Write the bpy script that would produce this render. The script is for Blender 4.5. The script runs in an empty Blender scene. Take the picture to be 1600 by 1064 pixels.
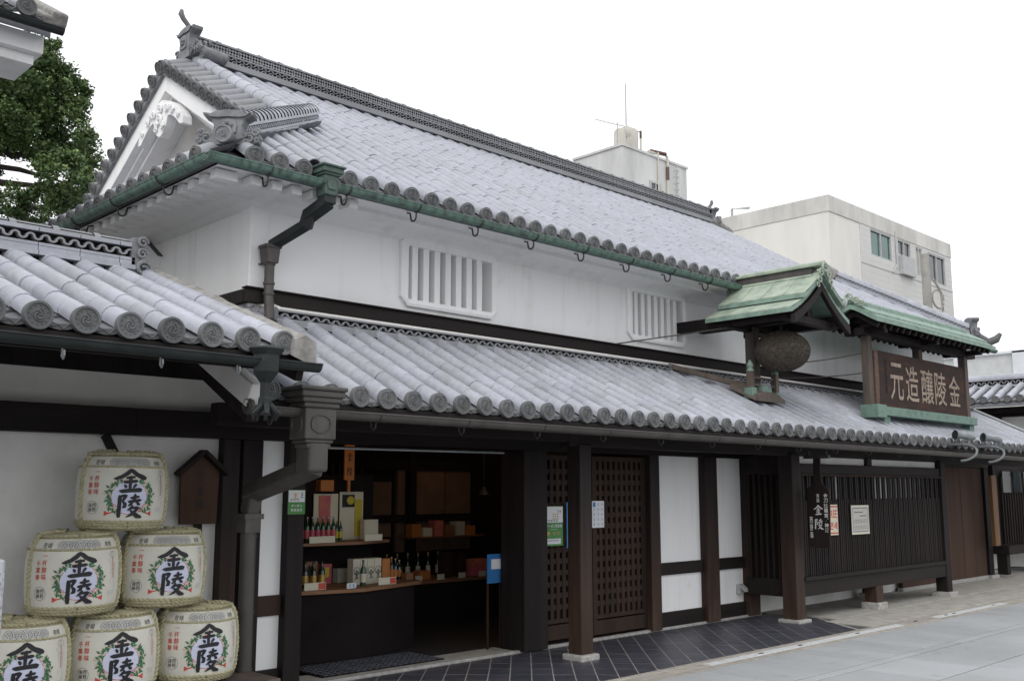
import bpy, math, random
import numpy as np
from mathutils import Vector, Matrix
random.seed(7)
R = math.radians
scene = bpy.context.scene
col = scene.collection

# ------------------------------------------------------------------ camera
cam_d = bpy.data.cameras.new('camera'); cam = bpy.data.objects.new('camera', cam_d); col.objects.link(cam)
cam_d.sensor_width = 36.0; cam_d.lens = 1565.4 / 1600 * 36
cam_d.clip_start = 0.05; cam_d.clip_end = 3000
cam.location = (0, 0, 1.6); cam.rotation_euler = (R(90 + 8.47), 0, R(-44.35))
scene.camera = cam
# ------------------------------------------------------------------ sky (bright overcast) and soft sun
SUN_EL, SUN_AZ = 44, 242            # azimuth of the sun, degrees clockwise from +Y
w = bpy.data.worlds.new('World'); scene.world = w; w.use_nodes = True
nt = w.node_tree; nt.nodes.clear()
sky = nt.nodes.new('ShaderNodeTexSky'); sky.sky_type = 'NISHITA'; sky.sun_disc = False
sky.sun_elevation = R(SUN_EL); sky.sun_rotation = R(SUN_AZ)
sky.air_density = 1.0; sky.dust_density = 3.0; sky.ozone_density = 1.0
tc = nt.nodes.new('ShaderNodeTexCoord')
nz = nt.nodes.new('ShaderNodeTexNoise'); nz.inputs['Scale'].default_value = 1.6; nz.inputs['Detail'].default_value = 4
cr = nt.nodes.new('ShaderNodeValToRGB')
cr.color_ramp.elements[0].position = .3; cr.color_ramp.elements[0].color = (10.6, 10.8, 11.2, 1)
cr.color_ramp.elements[1].position = .75; cr.color_ramp.elements[1].color = (12.2, 12.3, 12.5, 1)
mx = nt.nodes.new('ShaderNodeMix'); mx.data_type = 'RGBA'; mx.inputs[0].default_value = 0.9
bg = nt.nodes.new('ShaderNodeBackground'); bg.inputs['Strength'].default_value = 0.1
out = nt.nodes.new('ShaderNodeOutputWorld')
nt.links.new(tc.outputs['Generated'], nz.inputs['Vector']); nt.links.new(nz.outputs['Fac'], cr.inputs['Fac'])
nt.links.new(sky.outputs['Color'], mx.inputs[6]); nt.links.new(cr.outputs['Color'], mx.inputs[7])
nt.links.new(mx.outputs[2], bg.inputs['Color']); nt.links.new(bg.outputs[0], out.inputs[0])
sl = bpy.data.lights.new('sun', 'SUN'); sl.energy = 0.95; sl.angle = R(35); sl.color = (1, .97, .93)
sun = bpy.data.objects.new('sun', sl); col.objects.link(sun)
_d = Vector((math.sin(R(SUN_AZ)) * math.cos(R(SUN_EL)), math.cos(R(SUN_AZ)) * math.cos(R(SUN_EL)), math.sin(R(SUN_EL))))
sun.rotation_euler = _d.to_track_quat('Z', 'Y').to_euler(); sun.location = (0, -10, 30)
scene.view_settings.view_transform = 'Standard'; scene.view_settings.look = 'None'
scene.view_settings.exposure = 0.30; scene.view_settings.gamma = 1.0
scene.render.engine = 'CYCLES'; scene.cycles.max_bounces = 6; scene.cycles.diffuse_bounces = 4

# ------------------------------------------------------------------ materials
M = {}
def mat(name, c, rough=.6, var=.12, scale=6, c2=None, obj_var=0, bump=0, bscale=40, metal=0, spec=.5, stretch=None, thresh=(.35, .65), trans=0, coat=0):
    """procedural: base colour with noise variation to c2, optional per-object value shift and bump"""
    m = bpy.data.materials.new(name); m.use_nodes = True; n = m.node_tree; L = n.links.new
    b = n.nodes['Principled BSDF']
    b.inputs['Roughness'].default_value = rough; b.inputs['Metallic'].default_value = metal
    b.inputs['Specular IOR Level'].default_value = spec
    if trans: b.inputs['Transmission Weight'].default_value = trans
    if coat: b.inputs['Coat Weight'].default_value = coat
    t = n.nodes.new('ShaderNodeNewGeometry'); src = t.outputs['Position']
    if stretch:
        mp = n.nodes.new('ShaderNodeMapping'); mp.inputs['Scale'].default_value = stretch; L(src, mp.inputs['Vector']); src = mp.outputs['Vector']
    if c2 is None: c2 = tuple(max(0, x * (1 - var)) for x in c); c1 = tuple(min(1, x * (1 + var * .6)) for x in c)
    else: c1 = c
    nz = n.nodes.new('ShaderNodeTexNoise'); nz.inputs['Scale'].default_value = scale; nz.inputs['Detail'].default_value = 6; nz.inputs['Roughness'].default_value = .6
    L(src, nz.inputs['Vector'])
    rp = n.nodes.new('ShaderNodeValToRGB'); rp.color_ramp.elements[0].position = thresh[0]; rp.color_ramp.elements[1].position = thresh[1]
    rp.color_ramp.elements[0].color = (*c1, 1); rp.color_ramp.elements[1].color = (*c2, 1); L(nz.outputs['Fac'], rp.inputs['Fac'])
    colr = rp.outputs['Color']
    if obj_var:
        oi = n.nodes.new('ShaderNodeObjectInfo'); mr = n.nodes.new('ShaderNodeMapRange')
        mr.inputs['To Min'].default_value = 1 - obj_var; mr.inputs['To Max'].default_value = 1 + obj_var
        L(oi.outputs['Random'], mr.inputs['Value'])
        hs = n.nodes.new('ShaderNodeHueSaturation'); L(mr.outputs[0], hs.inputs['Value']); L(colr, hs.inputs['Color']); colr = hs.outputs['Color']
    L(colr, b.inputs['Base Color'])
    if bump:
        nb = n.nodes.new('ShaderNodeTexNoise'); nb.inputs['Scale'].default_value = bscale; nb.inputs['Detail'].default_value = 5
        L(src, nb.inputs['Vector']); bp = n.nodes.new('ShaderNodeBump'); bp.inputs['Strength'].default_value = bump; bp.inputs['Distance'].default_value = .01
        L(nb.outputs['Fac'], bp.inputs['Height']); L(bp.outputs[0], b.inputs['Normal'])
    M[name] = m; return m

def _noise(n, L, src, scale, det=5, stretch=None):
    if stretch:
        mp = n.nodes.new('ShaderNodeMapping'); mp.inputs['Scale'].default_value = stretch; L(src, mp.inputs['Vector']); src = mp.outputs['Vector']
    z = n.nodes.new('ShaderNodeTexNoise'); z.inputs['Scale'].default_value = scale; z.inputs['Detail'].default_value = det; z.inputs['Roughness'].default_value = .62; L(src, z.inputs['Vector']); return z.outputs['Fac']
def _ramp(n, L, fac, p0, c0, p1, c1):
    r = n.nodes.new('ShaderNodeValToRGB'); r.color_ramp.elements[0].position = p0; r.color_ramp.elements[1].position = p1
    r.color_ramp.elements[0].color = (*c0, 1) if len(c0) == 3 else c0; r.color_ramp.elements[1].color = (*c1, 1) if len(c1) == 3 else c1; L(fac, r.inputs['Fac']); return r.outputs['Color']
def _mixm(n, L, a, b, fac=1.0, mode='MULTIPLY'):
    m = n.nodes.new('ShaderNodeMix'); m.data_type = 'RGBA'; m.blend_type = mode
    if isinstance(fac, float): m.inputs[0].default_value = fac
    else: L(fac, m.inputs[0])
    for s_, i in ((a, 6), (b, 7)):
        if isinstance(s_, tuple): m.inputs[i].default_value = (*s_, 1)
        else: L(s_, m.inputs[i])
    return m.outputs[2]
def _start(name, rough):
    m = bpy.data.materials.new(name); m.use_nodes = True; n = m.node_tree; b = n.nodes['Principled BSDF']; b.inputs['Roughness'].default_value = rough
    g = n.nodes.new('ShaderNodeNewGeometry'); b.inputs['Specular IOR Level'].default_value = .3; M[name] = m; return m, n, n.links.new, b, g.outputs['Position']
def _bump(n, L, b, fac, st, dist=.01):
    bp = n.nodes.new('ShaderNodeBump'); bp.inputs['Strength'].default_value = st; bp.inputs['Distance'].default_value = dist; L(fac, bp.inputs['Height']); L(bp.outputs[0], b.inputs['Normal'])
def plaster_mat(name, c):
    m, n, L, b, P = _start(name, .85)
    k = _ramp(n, L, _noise(n, L, P, .9, 6), .3, c, .75, tuple(x * .955 for x in c))
    k = _mixm(n, L, k, _ramp(n, L, _noise(n, L, P, 2.2, 6, (2.2, 2.2, .16)), .52, (1, 1, 1), .78, (.85, .835, .81)))          # rain streaks
    k = _mixm(n, L, k, _ramp(n, L, _noise(n, L, P, 3.4, 8), .60, (1, 1, 1), .76, (.92, .90, .86)))                            # patches
    L(k, b.inputs['Base Color']); _bump(n, L, b, _noise(n, L, P, 14, 6), .10)
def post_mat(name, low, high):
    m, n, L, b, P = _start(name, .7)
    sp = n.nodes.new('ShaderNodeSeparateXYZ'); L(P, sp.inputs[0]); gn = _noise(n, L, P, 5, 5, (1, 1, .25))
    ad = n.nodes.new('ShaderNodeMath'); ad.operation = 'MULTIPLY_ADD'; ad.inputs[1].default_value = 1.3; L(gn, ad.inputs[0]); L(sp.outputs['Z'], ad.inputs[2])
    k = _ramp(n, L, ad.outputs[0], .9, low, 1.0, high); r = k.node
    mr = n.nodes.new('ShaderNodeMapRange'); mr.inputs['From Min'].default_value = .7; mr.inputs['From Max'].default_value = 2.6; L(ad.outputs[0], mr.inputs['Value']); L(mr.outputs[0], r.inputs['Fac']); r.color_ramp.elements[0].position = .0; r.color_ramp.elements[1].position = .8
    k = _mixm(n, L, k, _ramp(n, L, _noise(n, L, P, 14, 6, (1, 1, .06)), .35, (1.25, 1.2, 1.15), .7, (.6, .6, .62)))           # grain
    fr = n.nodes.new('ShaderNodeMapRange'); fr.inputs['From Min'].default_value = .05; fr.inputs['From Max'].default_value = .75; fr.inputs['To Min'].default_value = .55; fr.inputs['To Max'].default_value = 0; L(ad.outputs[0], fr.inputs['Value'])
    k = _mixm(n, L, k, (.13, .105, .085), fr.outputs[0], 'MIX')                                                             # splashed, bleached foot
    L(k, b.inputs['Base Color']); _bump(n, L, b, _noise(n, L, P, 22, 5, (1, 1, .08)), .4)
def slab_mat(name, c):
    m, n, L, b, P = _start(name, .7)
    k = _ramp(n, L, _noise(n, L, P, 90, 3), .3, tuple(x * 1.10 for x in c), .7, tuple(x * .86 for x in c))                     # stone grain
    k = _mixm(n, L, k, _ramp(n, L, _noise(n, L, P, .8, 7), .35, (1.04, 1.04, 1.04), .72, (.84, .835, .82)))
    k = _mixm(n, L, k, _ramp(n, L, _noise(n, L, P, 2.6, 7), .60, (1, 1, 1), .74, (.80, .79, .77)))
    k = _mixm(n, L, k, _ramp(n, L, _noise(n, L, P, 12, 4), .70, (1, 1, 1), .74, (.62, .61, .60)), .8)                         # small spots
    oi = n.nodes.new('ShaderNodeObjectInfo'); mr = n.nodes.new('ShaderNodeMapRange'); mr.inputs['To Min'].default_value = .93; mr.inputs['To Max'].default_value = 1.06; L(oi.outputs['Random'], mr.inputs['Value'])
    hs = n.nodes.new('ShaderNodeHueSaturation'); L(mr.outputs[0], hs.inputs['Value']); L(k, hs.inputs['Color']); L(hs.outputs['Color'], b.inputs['Base Color'])
    _bump(n, L, b, _noise(n, L, P, 60, 5), .15)
def tile_mat(name, c, rough, ov, streak=.35):
    """smoked roof tile: silver grey, patchy weathering that differs tile by tile (world noise + face attribute)"""
    m = bpy.data.materials.new(name); m.use_nodes = True; n = m.node_tree; L = n.links.new
    b = n.nodes['Principled BSDF']; b.inputs['Roughness'].default_value = rough; b.inputs['Specular IOR Level'].default_value = .55
    g = n.nodes.new('ShaderNodeNewGeometry')
    n1 = n.nodes.new('ShaderNodeTexNoise'); n1.inputs['Scale'].default_value = 1.1; n1.inputs['Detail'].default_value = 6; L(g.outputs['Position'], n1.inputs['Vector'])
    n2 = n.nodes.new('ShaderNodeTexNoise'); n2.inputs['Scale'].default_value = 22; n2.inputs['Detail'].default_value = 5; L(g.outputs['Position'], n2.inputs['Vector'])
    at = n.nodes.new('ShaderNodeAttribute'); at.attribute_name = 'tv'; at.attribute_type = 'GEOMETRY'
    oi = n.nodes.new('ShaderNodeObjectInfo')
    def mrange(s, a, bb):
        r = n.nodes.new('ShaderNodeMapRange'); r.inputs['From Min'].default_value = .25 if s.name == 'Fac' and s.node.bl_idname == 'ShaderNodeTexNoise' else 0
        r.inputs['From Max'].default_value = .75 if s.node.bl_idname == 'ShaderNodeTexNoise' else 1
        r.inputs['To Min'].default_value = a; r.inputs['To Max'].default_value = bb; L(s, r.inputs['Value']); return r.outputs[0]
    def mul(a, bb):
        x = n.nodes.new('ShaderNodeMath'); x.operation = 'MULTIPLY'; L(a, x.inputs[0]); L(bb, x.inputs[1]); return x.outputs[0]
    v = mul(mul(mrange(n1.outputs['Fac'], 1 - streak * .5, 1 + streak * .3), mrange(n2.outputs['Fac'], .88, 1.1)), mul(mrange(at.outputs['Fac'], 1 - ov, 1 + ov), mrange(oi.outputs['Random'], 1 - ov, 1 + ov)))
    hs = n.nodes.new('ShaderNodeHueSaturation'); L(v, hs.inputs['Value'])
    k0 = _ramp(n, L, _noise(n, L, g.outputs['Position'], 2.4, 7), .42, c, .72, (c[0] * .86, c[1] * .85, c[2] * .80))          # dry soot and lichen
    k0 = _mixm(n, L, k0, _ramp(n, L, _noise(n, L, g.outputs['Position'], 34, 3), .68, (1, 1, 1), .74, (.55, .55, .53)), .7)
    L(k0, hs.inputs['Color']); L(hs.outputs['Color'], b.inputs['Base Color'])
    r2 = mrange(n2.outputs['Fac'], rough - .1, rough + .15); L(r2, b.inputs['Roughness'])
    bp = n.nodes.new('ShaderNodeBump'); bp.inputs['Strength'].default_value = .25; bp.inputs['Distance'].default_value = .006; L(n2.outputs['Fac'], bp.inputs['Height']); L(bp.outputs[0], b.inputs['Normal'])
    M[name] = m; return m

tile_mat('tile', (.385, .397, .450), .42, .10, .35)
tile_mat('tile_upper', (.335, .346, .395), .42, .045, .16)
tile_mat('tile_old', (.27, .275, .295), .6, .10)
tile_mat('tile_end', (.135, .137, .143), .7, .16, .7)
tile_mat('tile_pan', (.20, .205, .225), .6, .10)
mat('oni', (.20, .205, .215), .75, .3, 9, bump=.4, bscale=30)
mat('mortar', (.33, .32, .305), .9, .3, 12, c2=(.19, .18, .165), bump=.6, bscale=25)
plaster_mat('plaster', (.85, .85, .85))
mat('plaster_old', (.74, .735, .715), .9, .12, 2.5, bump=.1, bscale=18)
mat('plaster_warm', (.80, .78, .74), .9, .08, 2.2)
mat('wood_dark', (.019, .0145, .0145), .65, .35, 5, stretch=(1, 1, .12), bump=.3, bscale=18, spec=.18)
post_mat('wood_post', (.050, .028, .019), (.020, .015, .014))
mat('wood_beam', (.019, .0145, .014), .65, .35, 5, stretch=(.12, 1, 1), bump=.3, bscale=18, spec=.18)
mat('wood_brown', (.045, .027, .020), .7, .3, 4, c2=(.024, .0165, .0135), stretch=(1, 1, .06), bump=.3, bscale=14, spec=.18)
mat('wood_panel', (.085, .046, .031), .7, .3, 4, c2=(.05, .03, .022), stretch=(1, 1, .06), bump=.3, bscale=14, spec=.2)
mat('wood_sign', (.042, .029, .026), .8, .4, 5, c2=(.095, .042, .03), stretch=(.5, 1, 1.4), bump=.35, bscale=18, thresh=(.48, .75), spec=.2)
mat('pole_grey', (.30, .29, .27), .9, .2, 3)
mat('wood_light', (.22, .11, .055), .6, .3, 6, stretch=(.1, 1, 1))
mat('wood_weather', (.125, .095, .075), .8, .4, 6, c2=(.06, .05, .045), stretch=(1, 1, .15), bump=.4, bscale=16)
mat('wood_board', (.025, .018, .0165), .75, .4, 5, stretch=(1, 1, .12), bump=.3, bscale=16, spec=.18)
mat('wood_orange', (.45, .17, .045), .6, .15, 5)
mat('wood_yellow', (.17, .085, .035), .6, .25, 5, stretch=(1, 1, .1))
mat('copper', (.13, .215, .175), .6, .3, 6, c2=(.05, .07, .062), stretch=(3, 3, .6), bump=.25, bscale=14, thresh=(.42, .72))
mat('copper_roof', (.37, .425, .335), .6, .3, 7, c2=(.19, .25, .205), bump=.25, bscale=20, thresh=(.4, .72))
mat('copper_ridge', (.215, .31, .255), .6, .3, 8, c2=(.10, .145, .12), bump=.3, bscale=20, thresh=(.45, .75))
mat('copper_beam', (.145, .235, .19), .6, .3, 9, c2=(.05, .08, .068), bump=.3, bscale=20, thresh=(.5, .8))
mat('copper_dark', (.030, .037, .037), .6, .3, 6, c2=(.020, .022, .022), bump=.2, spec=.25)
mat('copper_aged', (.085, .075, .068), .55, .3, 5, c2=(.05, .047, .043), bump=.25, stretch=(1, 1, .5))
mat('copper_mid', (.075, .12, .10), .6, .3, 9, c2=(.04, .055, .05), bump=.25)
mat('iron', (.05, .045, .042), .5, .3, 20)
mat('rust', (.11, .06, .04), .7, .3, 20)
mat('metal_grey', (.30, .31, .32), .35, .1, 10, metal=.7)
mat('grey_paint', (.16, .175, .185), .5, .15, 10)
mat('granite', (.42, .43, .45), .8, .5, 60, c2=(.22, .23, .245), thresh=(.45, .62))
mat('foot_stone', (.38, .37, .35), .9, .25, 20, bump=.3)
slab_mat('slab', (.365, .378, .388))
mat('joint', (.07, .073, .073), .9, .2, 20)
mat('concrete', (.37, .355, .32), .9, .2, 6, obj_var=.07, bump=.2, bscale=50)
mat('kerb', (.37, .345, .305), .9, .3, 9, c2=(.27, .25, .22), obj_var=.12, bump=.25, bscale=45)
mat('worn_white', (.55, .56, .57), .8, .3, 14, c2=(.36, .36, .35), bump=.15, thresh=(.5, .7))
mat('floor_tile', (.055, .056, .072), .42, .25, 7, obj_var=.13, bump=.1, bscale=60)
mat('grout', (.32, .31, .29), .9, .2, 20)
mat('dirt', (.12, .115, .105), .95, .2, 10)
mat('leaf', (.10, .16, .05), .5, .5, 1.2, c2=(.055, .10, .032))
mat('leaf_new', (.165, .24, .072), .5, .3, 1.5)
mat('bark', (.055, .045, .038), .9, .4, 6, bump=.5)
mat('straw', (.46, .42, .27), .85, .25, 30, c2=(.33, .30, .18), stretch=(6, 6, 1), bump=.5, bscale=60)
mat('rope', (.50, .47, .31), .85, .2, 60, c2=(.36, .33, .2), bump=.4, bscale=120)
mat('sheet', (.66, .645, .57), .75, .06, 5, bump=.1, bscale=25)
mat('ink', (.012, .012, .016), .6, .1, 10)
mat('ink_grey', (.10, .10, .115), .7, .1, 10)
mat('ink_pale', (.56, .555, .52), .7, .1, 10)
mat('ink_red', (.55, .075, .05), .6, .1, 10)
mat('ink_green', (.03, .16, .07), .6, .15, 20)
mat('petal', (.62, .56, .47), .7, .12, 30)
mat('crest', (.60, .63, .78), .7, .08, 4, stretch=(.1, .1, 40))
mat('paper', (.72, .73, .75), .7, .05, 5)
mat('paper_grey', (.48, .47, .43), .7, .05, 5)
mat('paper_cream', (.62, .60, .48), .7, .05, 5)
mat('paper_green', (.045, .22, .06), .6, .3, 8, c2=(.09, .26, .05))
mat('paper_blue', (.03, .17, .42), .6, .05, 5)
mat('blue_banner', (.06, .25, .50), .7, .1, 5)
mat('paper_pink', (.50, .07, .16), .6, .3, 8, c2=(.5, .2, .1))
mat('paper_yellow', (.55, .46, .05), .6, .1, 8)
mat('letter_tan', (.34, .265, .205), .7, .3, 12)
mat('letter_white', (.62, .62, .60), .7, .15, 20)
mat('cedar', (.125, .105, .085), .95, .5, 55, c2=(.065, .055, .045), bump=1.0, bscale=75)
mat('conc_far', (.56, .565, .56), .9, .18, .7, stretch=(1, 1, .3))
mat('tan_wall', (.70, .685, .645), .9, .10, .5, stretch=(1, 1, .25))
mat('tan_tile', (.60, .595, .58), .8, .06, .4)
mat('tan_parapet', (.60, .59, .56), .9, .2, .9, stretch=(1, 1, .3))
mat('alu', (.42, .43, .43), .5, .1, 4)
mat('frp', (.55, .53, .47), .6, .12, 1)
mat('glass_dark', (.03, .04, .045), .08, .2, 2, spec=.8)
mat('glass_green', (.02, .10, .085), .1, .3, 1, spec=.8)
mat('glass_bottle', (.012, .02, .014), .12, .2, 5, spec=.7)
mat('glass_blue', (.02, .03, .12), .12, .2, 5, spec=.7)
mat('glass_greenb', (.02, .07, .03), .12, .2, 5, spec=.7)
mat('gold', (.45, .30, .08), .4, .1, 5, metal=.5)
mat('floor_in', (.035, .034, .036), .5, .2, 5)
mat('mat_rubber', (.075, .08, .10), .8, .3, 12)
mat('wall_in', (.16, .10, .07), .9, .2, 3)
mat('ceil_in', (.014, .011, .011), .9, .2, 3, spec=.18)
mat('fpanel', (.52, .54, .56), .6, .1, 3)

# ------------------------------------------------------------------ mesh builder
class MB:
    def __init__(s): s.v = []; s.f = []; s.mi = []; s.tv = []; s.k = 0; s.t = .5
    def add(s, vs, fs):
        o = len(s.v); s.v.extend([tuple(p) for p in vs])
        for f in fs: s.f.append([i + o for i in f]); s.mi.append(s.k); s.tv.append(s.t)
        return s
    def box(s, x0, x1, y0, y1, z0, z1):
        return s.add([(x0, y0, z0), (x1, y0, z0), (x1, y1, z0), (x0, y1, z0), (x0, y0, z1), (x1, y0, z1), (x1, y1, z1), (x0, y1, z1)],
                     [(0, 3, 2, 1), (4, 5, 6, 7), (0, 1, 5, 4), (1, 2, 6, 5), (2, 3, 7, 6), (3, 0, 4, 7)])
    def beam(s, a, b, w, h, up=(0, 0, 1)):
        a, b = Vector(a), Vector(b); d = (b - a).normalized(); u = Vector(up); sx = d.cross(u).normalized() * (w / 2); u = sx.cross(d).normalized() * (h / 2)
        p = [a - sx - u, a + sx - u, a + sx + u, a - sx + u, b - sx - u, b + sx - u, b + sx + u, b - sx + u]
        return s.add(p, [(0, 1, 2, 3), (7, 6, 5, 4), (0, 4, 5, 1), (1, 5, 6, 2), (2, 6, 7, 3), (3, 7, 4, 0)])
    def prism(s, poly, o, u, v, n):
        """polygon (2d) at o + x*u + y*v, extruded by vector n; caps are n-gons"""
        o, u, v, n = Vector(o), Vector(u), Vector(v), Vector(n); k = len(poly)
        a = [o + u * x + v * y for x, y in poly]; b = [p + n for p in a]
        return s.add(a + b, [tuple(range(k)), tuple(range(2 * k - 1, k - 1, -1))] + [(i, i + k, (i + 1) % k + k, (i + 1) % k) for i in range(k)])
    def tube(s, pts, r, seg=8, cap=True, closed=False):
        pts = [Vector(p) for p in pts]; n = len(pts); rs = r if isinstance(r, (list, tuple)) else [r] * n
        vs = []; ref = None
        for i, p in enumerate(pts):
            if closed: d = pts[(i + 1) % n] - pts[i - 1]
            else: d = pts[min(i + 1, n - 1)] - pts[max(i - 1, 0)]
            d = d.normalized() if d.length > 1e-9 else Vector((0, 0, 1))
            if ref is None: ref = Vector((0, 0, 1)) if abs(d.z) < .9 else Vector((1, 0, 0))
            a = (ref - d * ref.dot(d)).normalized(); ref = a; b = d.cross(a)
            for k in range(seg):
                t = 2 * math.pi * k / seg; vs.append(p + (a * math.cos(t) + b * math.sin(t)) * rs[i])
        fs = []; m = n if closed else n - 1
        for i in range(m):
            for k in range(seg):
                i2 = (i + 1) % n; fs.append((i * seg + k, i * seg + (k + 1) % seg, i2 * seg + (k + 1) % seg, i2 * seg + k))
        if cap and not closed: fs += [tuple(range(seg - 1, -1, -1)), tuple((n - 1) * seg + k for k in range(seg))]
        return s.add(vs, fs)
    def lathe(s, prof, o=(0, 0, 0), seg=24, axis='Z'):
        o = Vector(o); vs = []; n = len(prof)
        for r, h in prof:
            for k in range(seg):
                t = 2 * math.pi * k / seg; c, sn = r * math.cos(t), r * math.sin(t)
                vs.append(o + (Vector((c, sn, h)) if axis == 'Z' else Vector((c, -h, sn)) if axis == '-Y' else Vector((-h, -c, sn)) if axis == '-X' else Vector((h, c, sn))))
        fs = [(i * seg + k, i * seg + (k + 1) % seg, (i + 1) * seg + (k + 1) % seg, (i + 1) * seg + k) for i in range(n - 1) for k in range(seg)]
        return s.add(vs, fs)
    def grid(s, fn, nu, nv):
        vs = [fn(i / nu, j / nv) for j in range(nv + 1) for i in range(nu + 1)]
        return s.add(vs, [(j * (nu + 1) + i, j * (nu + 1) + i + 1, (j + 1) * (nu + 1) + i + 1, (j + 1) * (nu + 1) + i) for j in range(nv) for i in range(nu)])
    def ball(s, c, rx, ry, rz, seg=10, rings=6):
        return s.lathe([(math.sin(math.pi * i / rings) or 1e-4, -math.cos(math.pi * i / rings)) for i in range(rings + 1)], seg=seg)._scale(seg * (rings + 1), c, rx, ry, rz)
    def _scale(s, n, c, rx, ry, rz):
        for i in range(len(s.v) - n, len(s.v)): p = s.v[i]; s.v[i] = (c[0] + p[0] * rx, c[1] + p[1] * ry, c[2] + p[2] * rz)
        return s
    def xf(s, tmpl, mt):
        """append a template MB through a matrix"""
        o = len(s.v); s.v.extend([tuple(mt @ Vector(p)) for p in tmpl.v])
        for f, k in zip(tmpl.f, tmpl.mi): s.f.append([i + o for i in f]); s.mi.append(k); s.tv.append(s.t)
        return s
    def mesh(s, name, mats, smooth=False):
        me = bpy.data.meshes.new(name); me.from_pydata(s.v, [], s.f)
        for m in (mats if isinstance(mats, (list, tuple)) else [mats]): me.materials.append(M[m] if isinstance(m, str) else m)
        if any(s.mi): me.polygons.foreach_set('material_index', s.mi)
        a = me.attributes.new('tv', 'FLOAT', 'FACE'); a.data.foreach_set('value', s.tv)
        if smooth:
            me.polygons.foreach_set('use_smooth', [True] * len(me.polygons))
            try: me.set_sharp_from_angle(angle=R(smooth if smooth is not True else 40))
            except Exception: pass
        me.update(); return me
    def build(s, name, mats, parent=None, smooth=False, bevel=0):
        return put(s.mesh(name, mats, smooth), name, parent, bevel=bevel)

def put(me, name, parent=None, mt=None, bevel=0):
    o = bpy.data.objects.new(name, me); col.objects.link(o)
    if parent is not None:
        o.parent = parent
        if parent.get('root_loc') is not None: o.matrix_parent_inverse = Matrix.Translation(-Vector(parent['root_loc']))
    if mt is not None: o.matrix_basis = mt
    if bevel:
        b = o.modifiers.new('bevel', 'BEVEL'); b.width = bevel; b.segments = 2; b.limit_method = 'ANGLE'
    return o
def tag(o, label, cat, group=None):
    o['label'] = label; o['category'] = cat
    if group: o['group'] = group
    return o
def thing(name, label, cat, loc=(0, 0, 0), group=None):
    """an Empty at the thing's base; parts are given in world coordinates"""
    o = bpy.data.objects.new(name, None); o.empty_display_size = .1; col.objects.link(o); o.location = loc
    o['root_loc'] = tuple(loc); return tag(o, label, cat, group)
def struct(o): o['kind'] = 'structure'; return o
def stuff(o): o['kind'] = 'stuff'; return o
def copy_tree(o, parent=None):
    c = o.copy(); col.objects.link(c); c.parent = parent
    if parent is not None: c.matrix_parent_inverse = o.matrix_parent_inverse.copy()
    for ch in o.children: copy_tree(ch, c)
    return c
X_, Y_, Z_ = Vector((1, 0, 0)), Vector((0, 1, 0)), Vector((0, 0, 1))

# ------------------------------------------------------------------ lettering
_gc = {}
def glyph(ch, bold=.0):
    k = (ch, bold)
    if k not in _gc:
        c = bpy.data.curves.new('g', 'FONT'); c.body = ch; c.offset = bold; c.resolution_u = 2
        o = bpy.data.objects.new('g', c); col.objects.link(o); bpy.context.view_layer.update()
        me = bpy.data.meshes.new_from_object(o.evaluated_get(bpy.context.evaluated_depsgraph_get()))
        vs = [(v.co.x, v.co.y) for v in me.vertices]; fs = [tuple(p.vertices) for p in me.polygons]
        bpy.data.objects.remove(o); bpy.data.curves.remove(c); bpy.data.meshes.remove(me)
        if vs:
            x0 = min(v[0] for v in vs); x1 = max(v[0] for v in vs); y0 = min(v[1] for v in vs); y1 = max(v[1] for v in vs)
            _gc[k] = (vs, fs, x0, x1, y0, y1)
        else: _gc[k] = None
    return _gc[k]
def put_glyph(mb, fn, ch, cx, cy, w, h, bold=0, off=0, fit=True):
    if ch == '\u203b':      # print too small to read in the photograph: a few strokes only
        for (x0, x1, y0, y1) in ((-.5, .5, .34, .46), (-.4, .4, -.02, .10), (-.5, .45, -.48, -.36), (-.12, .02, -.34, .32), (.2, .32, -.34, -.04))[:4 + int(abs(cx) * 1e4) % 2]: rect_fn(mb, fn, cx + x0 * w, cx + x1 * w, cy + y0 * h, cy + y1 * h, off)
        return
    g = glyph(ch, bold)
    if g is None: return
    vs, fs, x0, x1, y0, y1 = g
    if fit: sx = w / max(x1 - x0, .3); sy = h / max(y1 - y0, .12 if (y1 - y0) < .3 else .3)
    else: sx = sy = h
    if fit and (y1 - y0) < .3: sy = sx
    mb.add([fn(cx + (x - (x0 + x1) / 2) * sx, cy + (y - (y0 + y1) / 2) * sy, off) for x, y in vs], fs)
def text_h(mb, fn, s, cx, cy, w, h, bold=0, off=0):
    n = len(s); p = w / n
    for i, ch in enumerate(s):
        if ch != ' ': put_glyph(mb, fn, ch, cx - w / 2 + p * (i + .5), cy, p * .86, h, bold, off)
def text_v(mb, fn, s, cx, cy, w, h, bold=0, off=0):
    n = len(s); p = h / n
    for i, ch in enumerate(s):
        put_glyph(mb, fn, ch, cx, cy + h / 2 - p * (i + .5), w, p * .86, bold, off)
KIN = [[(.52, 1.0, .03), (.50, .93, .10), (.40, .80, .11), (.25, .66, .10), (.10, .585, .09), (.0, .56, .03)],
       [(.5, .97, .05), (.58, .87, .11), (.70, .74, .11), (.85, .65, .13), (.96, .61, .10), (1.0, .63, .02)],
       [(.36, .60, .05), (.44, .62, .07), (.64, .65, .06)],
       [(.29, .44, .05), (.36, .43, .08), (.68, .48, .08), (.72, .50, .03)],
       [(.53, .70, .04), (.50, .62, .09), (.49, .3, .08), (.49, .1, .07)],
       [(.32, .33, .03), (.36, .26, .08), (.38, .18, .04)], [(.68, .36, .06), (.63, .27, .07), (.58, .18, .03)],
       [(.18, .06, .04), (.27, .05, .10), (.55, .09, .10), (.80, .11, .12), (.86, .14, .03)]]
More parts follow.
